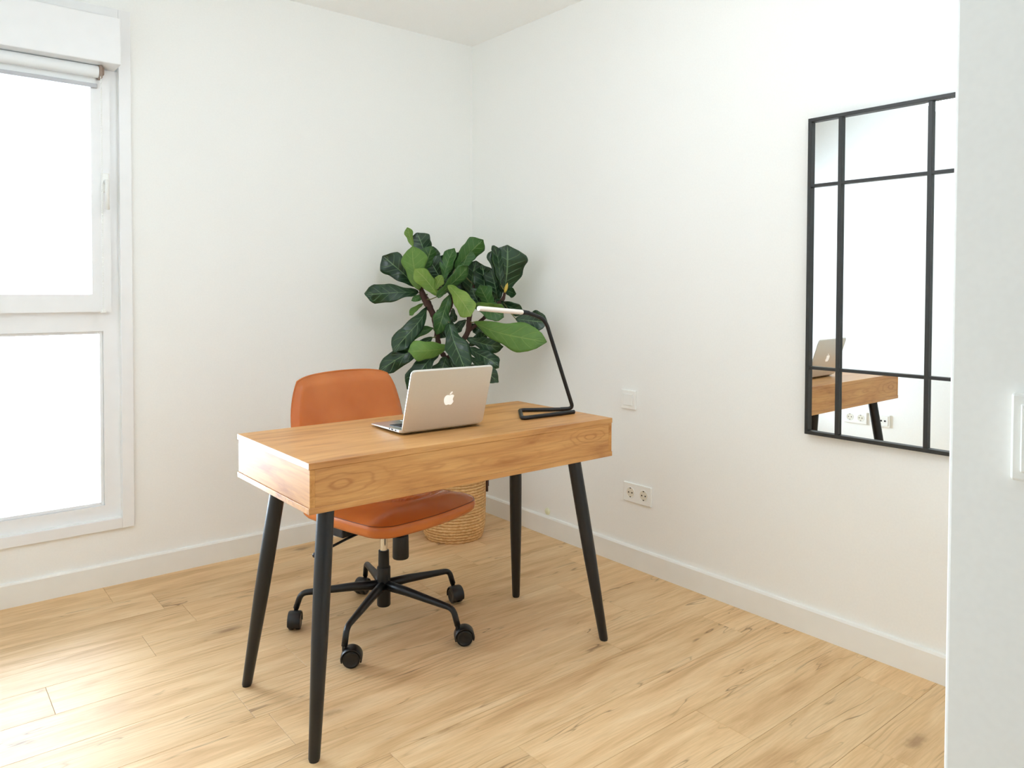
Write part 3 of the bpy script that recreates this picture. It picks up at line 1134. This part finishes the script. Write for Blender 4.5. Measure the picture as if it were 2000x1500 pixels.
ZB0, ZB1 = 0.437, 0.868
grid_f, grid_b = [], []
for iv in range(NV + 1):
    tv_ = iv / NV
    # ease towards the ends for rounded rims
    rowf, rowb = [], []
    for iu in range(NU + 1):
        su = -1 + 2 * iu / NU
        # superellipse rounding of the corners (square -> rounded)
        sv = -1 + 2 * tv_
        # map square to rounded square
        e = 0.10 if su < 0 else 0.13
        x_ = su * math.sqrt(max(0, 1 - e * (abs(sv) ** 6) * su * su * 1.0))
        v_ = sv * math.sqrt(max(0, 1 - e * (abs(su) ** 6) * sv * sv * 1.0))
        z = ZB0 + (ZB1 - ZB0) * (v_ + 1) / 2
        z += 0.008 * (1 - x_ * x_) * max(0, sv)
        x = x_ * (back_half(z) + 0.013) - 0.013
        edge = max(abs(su), abs(sv))
        rnd = 0.026 * (1 - math.sqrt(max(0.0, 1 - max(0, (edge - 0.84) / 0.16) ** 2)))
        pleat = 0.0016 * math.sin(x * 150 + 2 * math.sin(x * 31)) * max(0, 1 - (z - ZB0) / 0.2) * (1 - abs(su) ** 4)
        pleat += 0.004 * math.exp(-((x - 0.10 - (z - 0.72) * 0.25) / 0.012) ** 2) * max(0, 1 - abs(z - 0.68) / 0.08)
        y = back_mid(z) - 0.035 * x_ * x_ + rnd + pleat
        rowf.append(bm.verts.new((x, y, z)))
        th = 0.058 - 0.012 * tv_
        yb = back_mid(z) - 0.035 * x_ * x_ + th - rnd * 0.9
        xb = x * (1.0 - 0.0 * edge)
        rowb.append(bm.verts.new((xb, yb, z)))
    grid_f.append(rowf)
    grid_b.append(rowb)
for G, flip in ((grid_f, False), (grid_b, True)):
    for iv in range(NV):
        for iu in range(NU):
            q = (G[iv][iu], G[iv][iu + 1], G[iv + 1][iu + 1], G[iv + 1][iu])
            bm.faces.new(q if not flip else tuple(reversed(q)))
bf = [grid_f[0][i] for i in range(NU)] + [grid_f[i][NU] for i in range(NV)] + [grid_f[NV][i] for i in range(NU, 0, -1)] + [grid_f[i][0] for i in range(NV, 0, -1)]
bb_ = [grid_b[0][i] for i in range(NU)] + [grid_b[i][NU] for i in range(NV)] + [grid_b[NV][i] for i in range(NU, 0, -1)] + [grid_b[i][0] for i in range(NV, 0, -1)]
mids = [bm.verts.new((a.co + b.co) / 2 + ((a.co + b.co) / 2 - Vector((0, (a.co.y + b.co.y) / 2, 0.65))).normalized() * 0.004) for a, b in zip(bf, bb_)]
bridge(bm, bf, mids)
bridge(bm, mids, bb_)
back = mesh_obj('backrest', bm, 'leather', chr_, True)
# brackets from the seat up the back
for s in (-1, 1):
    bm = bmesh.new()
    sweep(bm, fillet([(s * 0.10, 0.06, 0.374), (s * 0.10, 0.262, 0.374), (s * 0.10, 0.252, 0.62)], [0, 0.05, 0]), 0.012, 10, squash=(0.55, 1.5))
    mesh_obj('back_bracket', bm, 'black', chr_, True)
# mechanism under the seat
bm = bmesh.new()
box(bm, (-0.045, -0.105, 0.345), (0.03, 0.03, 0.3835), 0.006, 2)
box(bm, (-0.06, -0.03, 0.322), (0.05, 0.13, 0.3835), 0.006, 2)
box(bm, (-0.18, 0.0, 0.345), (0.055, 0.07, 0.3835), 0.004, 2)
mech = mesh_obj('mechanism', bm, 'black', chr_)
bm = bmesh.new()
lathe(bm, [(0, 0.346), (0.012, 0.346), (0.012, 0.335), (0.026, 0.335), (0.0265, 0.331), (0.0275, 0.262), (0.026, 0.258), (0, 0.257)], 40, (-0.012, -0.1, 0))
for v in bm.verts:
    if 0.259 < v.co.z < 0.334:
        a = math.atan2(v.co.y + 0.1, v.co.x + 0.012)
        k_ = 1 + 0.02 * math.cos(a * 20)
        v.co.x = -0.012 + (v.co.x + 0.012) * k_
        v.co.y = -0.1 + (v.co.y + 0.1) * k_
sharpen(mesh_obj('tension_knob', bm, 'black_plastic', mech, True), 40)
bm = bmesh.new()
sweep(bm, [(-0.06, 0.05, 0.327), (-0.12, 0.055, 0.318), (-0.225, 0.05, 0.304)], 0.0045, 10)
lev = mesh_obj('height_lever', bm, 'black', mech, True)
bm = bmesh.new()
sweep(bm, [(-0.225, 0.05, 0.304), (-0.231, 0.05, 0.303), (-0.257, 0.049, 0.3), (-0.262, 0.049, 0.2995)], [0.005, 0.009, 0.009, 0.006], 12)
mesh_obj('lever_grip', bm, 'black_plastic', lev, True)
# column
bm = bmesh.new()
lathe(bm, [(0, 0.256), (0.0135, 0.256), (0.0135, 0.324), (0, 0.324)], 24)
sharpen(mesh_obj('gas_piston', bm, 'chrome', chr_, True))
bm = bmesh.new()
lathe(bm, [(0, 0.19), (0.0195, 0.19), (0.0185, 0.259), (0.0165, 0.2605), (0, 0.2605)], 28)
sharpen(mesh_obj('column_sleeve', bm, 'black', chr_, True))
bm = bmesh.new()
lathe(bm, [(0, 0.064), (0.0215, 0.064), (0.0235, 0.067), (0.0235, 0.198), (0.0225, 0.2015), (0, 0.2015)], 32)
hub = sharpen(mesh_obj('hub', bm, 'black', chr_, True))
# five arms with castors
first = None
for k in range(5):
    ang = math.radians(2.0 + 72 * k - 12)
    ca, sa = math.cos(ang), math.sin(ang)
    rot = lambda p: Vector((p[0] * ca - p[1] * sa, p[0] * sa + p[1] * ca, p[2]))
    ex = 0.014 if k >= 3 else 0.0
    path = fillet([(0.012, 0, 0.137), (0.10, 0, 0.134), (0.285 + ex, 0, 0.117), (0.303 + ex, 0, 0.064)], [0, 0.02, 0.022, 0], 6)
    nP = len(path)
    rr_ = []
    for p in path:
        t = min(1, max(0, (p.x - 0.012) / 0.27))
        rr_.append(0.0175 - 0.0075 * t)
    bm = bmesh.new()
    sweep(bm, [rot(p) for p in path], rr_, 12)
    sp = mesh_obj('base_arm', bm, 'black', hub, True)
    # castor, swivelled at its own angle
    sw_a = math.radians([250, 200, 225, -45, -42][k])
    px_, py_ = rot((0.303 + ex, 0, 0))[:2]
    tr = 0.022
    cxx, cyy = px_ + tr * math.cos(sw_a), py_ + tr * math.sin(sw_a)
    ax = Vector((-math.sin(sw_a), math.cos(sw_a), 0))
    fw_ = Vector((math.cos(sw_a), math.sin(sw_a), 0))
    bm = bmesh.new()
    c0 = Vector((cxx, cyy, 0.029))
    n2 = 22
    wd = 0.0215
    # hood: a curved shell over the wheels
    prev = None
    for i in range(n2 + 1):
        a = math.radians(-18 + 216 * i / n2)
        d_ = fw_ * math.cos(a) + Vector((0, 0, 1)) * math.sin(a)
        row = []
        for (wy, rad_) in ((-wd, 0.0285), (-wd, 0.0315), (-wd * 0.8, 0.0335), (wd * 0.8, 0.0335), (wd, 0.0315), (wd, 0.0285)):
            row.append(bm.verts.new(c0 + ax * wy + d_ * rad_))
        if prev:
            for q in range(6):
                bm.faces.new((prev[q], prev[(q + 1) % 6], row[(q + 1) % 6], row[q]))
        else:
            bm.faces.new(row)
        prev = row
    bm.faces.new(list(reversed(prev)))
    # web between the wheels and swivel stem
    lathe(bm, [(0, -0.004), (0.026, -0.004), (0.026, 0.004), (0, 0.004)], 20, c0, ax)
    sweep(bm, [(px_, py_, 0.05), (px_, py_, 0.075)], 0.0075, 12)
    hood = sharpen(mesh_obj('castor', bm, 'black_plastic', chr_, True), 40)
    for s in (-1, 1):
        bm = bmesh.new()
        lathe(bm, [(0, 0.0045), (0.0265, 0.0045), (0.0275, 0.006), (0.0275, 0.017), (0.0262, 0.0195), (0.021, 0.0205), (0.0195, 0.0195), (0.006, 0.0195), (0, 0.020)], 30, c0 - Vector((0, 0, 0.0012)), ax * s)
        sharpen(mesh_obj('wheel', bm, 'black_plastic', hood, True), 40)

# ------------------------------------------------------------------ basket
BK = Vector((-0.358, -0.347, 0))
bk = empty('woven_basket', BK, 'round woven seagrass basket in the corner behind the chair, holding the plant', 'basket')
bm = bmesh.new()
rowsN, rh = 22, 0.0135
for i in range(rowsN):
    z = 0.0075 + i * rh
    t = i / (rowsN - 1)
    rad = 0.131 + 0.012 * min(1, i / 4.0) ** 0.7 + 0.006 * t
    n, m = 160, 6
    rings = []
    for j in range(n):
        a = 2 * math.pi * j / n
        rings_j = []
        for q in range(m):
            b = 2 * math.pi * q / m
            # two-strand twist of the rope
            rr = 0.0078 * (1 + 0.17 * math.cos(2 * b - j * 2 * math.pi * 32 / n + i * 1.7))
            rr_z = rr * 0.95
            rings_j.append(bm.verts.new(((rad + rr * math.cos(b)) * math.cos(a), (rad + rr * math.cos(b)) * math.sin(a), z + rr_z * math.sin(b))))
        rings.append(rings_j)
    for j in range(n):
        A, B = rings[j], rings[(j + 1) % n]
        for q in range(m):
            bm.faces.new((A[q], A[(q + 1) % m], B[(q + 1) % m], B[q]))
tag(mesh_obj('weave', bm, 'rope', bk, True), None, None, None, 'stuff')
bm = bmesh.new()
lathe(bm, [(0, 0.004), (0.128, 0.004), (0.128, 0.012), (0, 0.012)], 40)
mesh_obj('bottom', bm, 'rope', bk)
# strap handles on two sides
for s in (-1, 1):
    dirv = (CR * s)
    dirv.z = 0
    dirv.normalize()
    sd = Vector((-dirv.y, dirv.x, 0))
    c0 = dirv * 0.161
    pts = fillet([c0 - sd * 0.05 + Vector((0, 0, 0.225)), c0 - sd * 0.05 + Vector((0, 0, 0.34)), c0 + sd * 0.05 + Vector((0, 0, 0.34)), c0 + sd * 0.05 + Vector((0, 0, 0.225))], [0, 0.04, 0.04, 0], 6)
    bm = bmesh.new()
    sweep(bm, pts, 0.006, 8)
    mesh_obj('handle', bm, 'strap', bk, True)

# ------------------------------------------------------------------ fiddle-leaf fig
TR = Vector((-0.358, -0.347, 0.013))
pl = empty('fiddle_leaf_fig', TR, 'fiddle-leaf fig with broad green leaves standing in the woven basket in the corner', 'plant')
bm = bmesh.new()
lathe(bm, [(0, 0.0), (0.095, 0.0), (0.118, 0.23), (0.122, 0.235), (0.112, 0.235), (0.108, 0.20), (0, 0.205)], 32)
pot = sharpen(mesh_obj('nursery_pot', bm, 'black_plastic', pl, True))
bm = bmesh.new()
lathe(bm, [(0, 0.206), (0.107, 0.202), (0.107, 0.212), (0.06, 0.222), (0, 0.225)], 28)
mesh_obj('soil', bm, 'soil', pl, True)


def cp(cx, cy_, d):
    """crop coordinate of the plant study to a point at depth 3.63-d"""
    return at(690 + cx / 4.4125, 430 + cy_ / 4.4125, 3.63 - d)


FIDDLE = [(0, .04), (.05, .26), (.14, .44), (.28, .58), (.42, .76), (.56, .93), (.70, 1.0), (.82, .92), (.90, .68), (.945, .40), (.975, .17), (1, .02)]


def lerp_tab(tab, t):
    for (t0, v0), (t1, v1) in zip(tab, tab[1:]):
        if t <= t1:
            return v0 + (v1 - v0) * (t - t0) / (t1 - t0)
    return tab[-1][1]


def leaf(name, b, t, wpx, mats, lean=0.0, roll=0.0, arch=0.0, fold=0.12, wave=0.07, db=0.0, dt=0.05, seed=0, shape=1.0, tipdrop=0.0):
    """b, t: leaf base and tip in the study; wpx: width; lean tilts the blade about its length, arch bulges it"""
    r = random.Random(seed * 77 + 5)
    P0, P1 = cp(*b, db), cp(*t, dt)
    ax = (P1 - P0)
    L = ax.length
    ax = ax.normalized()
    view = (CAM_POS - (P0 + P1) / 2).normalized()
    nrm = (view - ax * view.dot(ax)).normalized()
    nrm = Matrix.Rotation(lean, 3, ax) @ nrm
    side = nrm.cross(ax).normalized()
    W = wpx / 4.4125 * 3.6 / FPX / max(0.45, math.cos(lean))
    W = min(W, L * 0.85)
    NT_, NS = 22, 10
    ph1, ph2 = r.uniform(0, 6), r.uniform(0, 6)
    bow = r.uniform(-0.05, 0.05)
    twist = r.choice((-1, 1)) * r.uniform(0.25, 0.75)
    side0, nrm0 = side.copy(), nrm.copy()
    top, bot, uvs = [], [], {}
    bm = bmesh.new()
    uvl = bm.loops.layers.uv.new('UVMap')
    for i in range(NT_ + 1):
        tt = i / NT_
        # obovate outline with a slight waist, blunt end and wavy margin
        w = lerp_tab(FIDDLE, tt) * 0.5 * W * shape * (1 + 0.09 * math.sin(tt * 15 + ph1))
        if i == 0:
            w = 0.004
        if i == NT_:
            w = 0.0025
        cen = P0 + ax * (L * tt) + nrm * (arch * L * 4 * tt * (1 - tt)) + side * (bow * L * 4 * tt * (1 - tt)) - nrm * (0.05 * L * max(0, tt - 0.7) / 0.3) + Vector((0, 0, -tipdrop * L * tt * tt))
        tw = Matrix.Rotation(twist * (tt - 0.45), 3, ax)
        side, nrm = tw @ side0, tw @ nrm0
        rt, rb = [], []
        for j in range(NS + 1):
            s = -1 + 2 * j / NS
            up = fold * abs(s) * w + wave * L * (abs(s) ** 1.6) * math.sin(tt * 11 + ph1 + (2.1 if s > 0 else 0)) * (0.5 + 0.5 * math.sin(tt * 5 + ph2))
            # ribs: blade puffs between the side veins
            up += 0.0018 * math.sin((tt - 0.2 * abs(s)) * 6.5 * 2 * math.pi) * (1 - abs(s)) * abs(s) * 4
            p = cen + side * (s * w) + nrm * up
            p.x = min(p.x, -0.012)
            p.y = min(p.y, -0.012)
            a = bm.verts.new(p - TR)
            b_ = bm.verts.new(p - nrm * 0.0009 - TR)
            uvs[a] = uvs[b_] = (j / NS, tt)
            rt.append(a)
            rb.append(b_)
        top.append(rt)
        bot.append(rb)
    for i in range(NT_):
        for j in range(NS):
            f = bm.faces.new((top[i][j], top[i][j + 1], top[i + 1][j + 1], top[i + 1][j]))
            f.material_index = 0
            f = bm.faces.new((bot[i][j], bot[i + 1][j], bot[i + 1][j + 1], bot[i][j + 1]))
            f.material_index = 1
    ring_t = top[0] + [top[i][NS] for i in range(1, NT_ + 1)] + list(reversed(top[NT_][:-1])) + [top[i][0] for i in range(NT_ - 1, 0, -1)]
    ring_b = bot[0] + [bot[i][NS] for i in range(1, NT_ + 1)] + list(reversed(bot[NT_][:-1])) + [bot[i][0] for i in range(NT_ - 1, 0, -1)]
    n = len(ring_t)
    for j in range(n):
        f = bm.faces.new((ring_t[j], ring_b[j], ring_b[(j + 1) % n], ring_t[(j + 1) % n]))
        f.material_index = 1
    for f in bm.faces:
        for lp_ in f.loops:
            lp_[uvl].uv = uvs[lp_.vert]
    o = mesh_obj('leaf', bm, list(mats), pl, True)
    return o, P0


T_, U_ = ('leaf_top', 'leaf_under'), ('leaf_under', 'leaf_top')
Y_, D_, MD = ('leaf_young', 'leaf_top'), ('leaf_mid', 'leaf_top'), ('leaf_mid', 'leaf_under')
LEAVES = [
    # base, tip, width, faces, options
    ((560, 622), (100, 640), 165, T_, dict(lean=0.25, arch=0.05, fold=-0.1, db=0.06, dt=0.14)),
    ((540, 570), (250, 310), 215, T_, dict(lean=0.1, fold=0.2, db=0.02, dt=0.05)),
    ((565, 600), (500, 222), 215, U_, dict(lean=-0.3, fold=-0.25, wave=0.03, db=0.12, dt=0.14)),
    ((590, 470), (680, 225), 130, MD, dict(lean=0.5, fold=-0.2, db=0.09, dt=0.10)),
    ((512, 225), (465, 62), 72, Y_, dict(lean=-0.2, fold=0.3, db=0.06, dt=0.06)),
    ((625, 350), (545, 108), 185, T_, dict(lean=0.1, fold=0.15, db=0.04, dt=0.05)),
    ((690, 400), (690, 225), 110, T_, dict(lean=0.5, db=0.03, dt=0.02)),
    ((760, 520), (640, 318), 215, T_, dict(lean=-0.1, fold=0.2, db=0.05, dt=0.08)),
    ((700, 560), (820, 300), 150, T_, dict(lean=0.2, fold=0.2, db=0.03, dt=0.02)),
    ((725, 650), (535, 415), 150, Y_, dict(lean=0.35, fold=-0.15, wave=0.035, db=0.15, dt=0.19)),
    ((700, 600), (762, 480), 80, Y_, dict(lean=-0.4, fold=-0.1, db=0.15, dt=0.18)),
    ((775, 520), (862, 240), 130, MD, dict(lean=-0.4, fold=0.2, db=0.07, dt=0.09)),
    ((850, 470), (960, 280), 150, T_, dict(lean=0.2, db=0.06, dt=0.05)),
    ((880, 420), (1122, 172), 165, MD, dict(lean=0.45, fold=-0.25, wave=0.03, db=0.08, dt=0.1)),
    ((930, 430), (1000, 250), 140, ('leaf_mid', 'leaf_under'), dict(lean=-0.3, db=0.07, dt=0.1)),
    ((720, 660), (1000, 395), 105, ('leaf_mid', 'leaf_top'), dict(lean=0.7, fold=-0.1, db=0.16, dt=0.17)),
    ((1010, 660), (1060, 350), 240, T_, dict(lean=-0.15, db=0.0, dt=0.03)),
    ((1150, 690), (1120, 385), 210, T_, dict(lean=0.3, db=0.04, dt=0.05)),
    ((960, 640), (900, 430), 170, T_, dict(lean=0.2, db=-0.03, dt=-0.02)),
    ((1245, 700), (1180, 420), 160, T_, dict(lean=-0.3, db=0.05, dt=0.07)),
    ((1300, 625), (1325, 215), 330, T_, dict(lean=0.12, fold=0.22, wave=0.015, db=0.06, dt=0.1, shape=1.0)),
    ((1270, 560), (1225, 215), 100, ('leaf_top', 'leaf_under'), dict(lean=0.75, fold=0.1, db=0.1, dt=0.12)),
    ((1300, 600), (1400, 640), 90, T_, dict(lean=0.4, db=0.06, dt=0.08)),
    ((820, 560), (1012, 822), 165, Y_, dict(lean=0.2, fold=-0.2, wave=0.03, db=0.17, dt=0.24)),
    ((830, 645), (725, 985), 145, ('leaf_mid', 'leaf_top'), dict(lean=-0.2, fold=0.1, db=0.1, dt=0.16)),
    ((880, 660), (800, 500), 120, T_, dict(lean=0.3, db=0.1, dt=0.1)),
    ((1200, 790), (1085, 565), 140, ('leaf_mid', 'leaf_under'), dict(lean=-0.3, fold=-0.2, db=0.12, dt=0.15)),
    ((1060, 720), (1300, 770), 105, ('leaf_under', 'leaf_top'), dict(lean=0.45, db=0.13, dt=0.16)),
    ((1040, 880), (1655, 1040), 235, ('leaf_under', 'leaf_top'), dict(lean=0.12, arch=0.04, fold=-0.12, wave=0.015, db=0.1, dt=0.26)),
    ((1040, 740), (1290, 830), 150, ('leaf_mid', 'leaf_top'), dict(lean=-0.25, db=0.11, dt=0.17)),
    ((1400, 850), (1668, 880), 170, T_, dict(lean=-0.15, fold=0.1, db=0.16, dt=0.2)),
    ((1220, 690), (1460, 800), 100, T_, dict(lean=0.5, db=0.07, dt=0.12)),
    ((640, 745), (345, 1135), 165, T_, dict(lean=-0.15, arch=0.13, fold=-0.15, db=0.08, dt=0.2)),
    ((690, 930), (380, 1010), 120, ('leaf_mid', 'leaf_under'), dict(lean=0.3, db=0.03, dt=0.06)),
    ((600, 720), (480, 815), 55, ('leaf_under', 'leaf_top'), dict(lean=0.4, db=0.02, dt=0.03)),
    ((640, 640), (500, 690), 60, D_, dict(lean=0.4, db=0.08, dt=0.09)),
    ((680, 1010), (215, 1300), 160, T_, dict(lean=0.1, arch=0.07, fold=-0.12, db=0.1, dt=0.2)),
    ((830, 1095), (478, 1130), 165, ('leaf_under', 'leaf_top'), dict(lean=-0.15, arch=0.06, fold=-0.25, db=0.12, dt=0.24)),
    ((735, 1125), (468, 1455), 170, T_, dict(lean=0.25, arch=0.08, fold=0.15, db=0.11, dt=0.2)),
    ((825, 885), (975, 1285), 205, T_, dict(lean=-0.3, fold=0.2, db=0.16, dt=0.24)),
    ((800, 1180), (740, 1400), 190, T_, dict(lean=0.1, db=0.1, dt=0.16)),
    ((830, 1190), (930, 1380), 180, T_, dict(lean=-0.1, db=0.08, dt=0.14)),
    ((700, 880), (790, 1010), 130, T_, dict(lean=0.3, db=0.0, dt=0.03)),
    ((800, 830), (850, 1010), 120, T_, dict(lean=-0.2, db=0.02, dt=0.03)),
    ((970, 860), (870, 970), 90, T_, dict(lean=0.2, db=0.02, dt=0.05)),
    ((980, 1020), (1285, 1095), 130, T_, dict(lean=0.2, fold=0.15, db=0.06, dt=0.14)),
    ((1000, 1080), (1150, 985), 110, T_, dict(lean=0.2, db=0.04, dt=0.06)),
    ((1000, 1100), (1255, 1250), 150, T_, dict(lean=-0.1, arch=0.07, fold=-0.1, db=0.08, dt=0.16)),
    ((1010, 1180), (1245, 1395), 120, T_, dict(lean=0.3, arch=0.06, fold=-0.1, db=0.1, dt=0.18)),
    ((930, 1300), (1065, 1265), 60, T_, dict(lean=0.3, db=0.1, dt=0.12)),
    ((1000, 900), (1110, 960), 100, T_, dict(lean=0.2, db=0.03, dt=0.06)),
    ((990, 720), (930, 480), 200, T_, dict(lean=0.1, db=-0.05, dt=-0.04)),
    ((1080, 740), (1100, 470), 200, T_, dict(lean=-0.2, db=-0.03, dt=-0.03)),
    ((1200, 740), (1230, 500), 170, T_, dict(lean=0.1, db=-0.02, dt=0.0)),
    ((760, 640), (800, 420), 170, T_, dict(lean=0.1, db=-0.02, dt=-0.01)),
    ((1130, 780), (1020, 590), 130, T_, dict(lean=0.2, db=0.05, dt=0.07)),
    ((720, 900), (800, 760), 120, T_, dict(lean=-0.1, db=0.0, dt=0.0)),
    ((860, 760), (870, 880), 70, ('leaf_top', 'leaf_under'), dict(lean=0.2, db=0.06, dt=0.06)),
]
BASES = []
WOOD = []
for i, (b, t, w, mats, kw) in enumerate(LEAVES):
    o, P0 = leaf('leaf', b, t, w, mats, seed=i + 1, **kw)
    BASES.append((o, P0))
# trunk and branches
def stem(name, pts, rads, mat='bark'):
    ps = smooth_path([Vector(p) - TR for p in pts], 6)
    n = len(ps)
    m = len(rads) - 1
    rr = []
    rg = random.Random(len(pts) * 3 + 1)
    for i in range(n):
        f = i / (n - 1) * m
        k = min(int(f), m - 1)
        rr.append((rads[k] + (rads[k + 1] - rads[k]) * (f - k)) * rg.uniform(0.86, 1.16))
    WOOD.extend(ps)
    bm = bmesh.new()
    sweep(bm, ps, rr, 9)
    return mesh_obj(name, bm, mat, pl, True)


fork = cp(810, 1200, 0.05)
stem('trunk', [TR + Vector((0, 0, 0.2)), TR + Vector((-0.01, 0, 0.42)), cp(805, 1350, 0.03), fork], [0.016, 0.015, 0.014, 0.013])
stem('branch', [fork, cp(745, 1110, 0.06), cp(715, 930, 0.06), cp(690, 820, 0.07), cp(640, 720, 0.08), cp(585, 600, 0.09), cp(590, 480, 0.08)], [0.011, 0.012, 0.012, 0.014, 0.017, 0.012, 0.005])
stem('branch', [fork, cp(900, 1090, 0.05), cp(985, 970, 0.06), cp(1000, 840, 0.07), cp(1020, 700, 0.05), cp(1040, 560, 0.04)], [0.011, 0.012, 0.014, 0.013, 0.010, 0.005])
stem('branch', [cp(990, 960, 0.06), cp(1120, 850, 0.06), cp(1230, 740, 0.07), cp(1290, 680, 0.08), cp(1310, 600, 0.085)], [0.009, 0.009, 0.010, 0.009, 0.005])
stem('branch', [cp(715, 930, 0.05), cp(800, 820, 0.05), cp(850, 700, 0.07), cp(800, 560, 0.08)], [0.008, 0.009, 0.008, 0.004])
bm = bmesh.new()
# stalks joining each blade to the wood
bm.free()
for o, P0 in BASES:
    p = P0 - TR
    q = min(WOOD, key=lambda w_: (w_ - p).length)
    if 0.004 < (q - p).length:
        bm = bmesh.new()
        mid_ = (p + q) / 2 + Vector((0, 0, -0.006))
        sweep(bm, [q, mid_, p], [0.0032, 0.0026, 0.0024], 6)
        mesh_obj('stalk', bm, 'stalk', o, True)
bm = bmesh.new()
b0, b1 = cp(1305, 625, 0.13) - TR, cp(1330, 540, 0.13) - TR
sweep(bm, [b0.lerp(b1, t) for t in (0, 0.25, 0.5, 0.75, 1)], [0.003, 0.007, 0.0085, 0.006, 0.0008], 8)
mesh_obj('bud', bm, 'bud', pl, True)

bpy.context.view_layer.update()
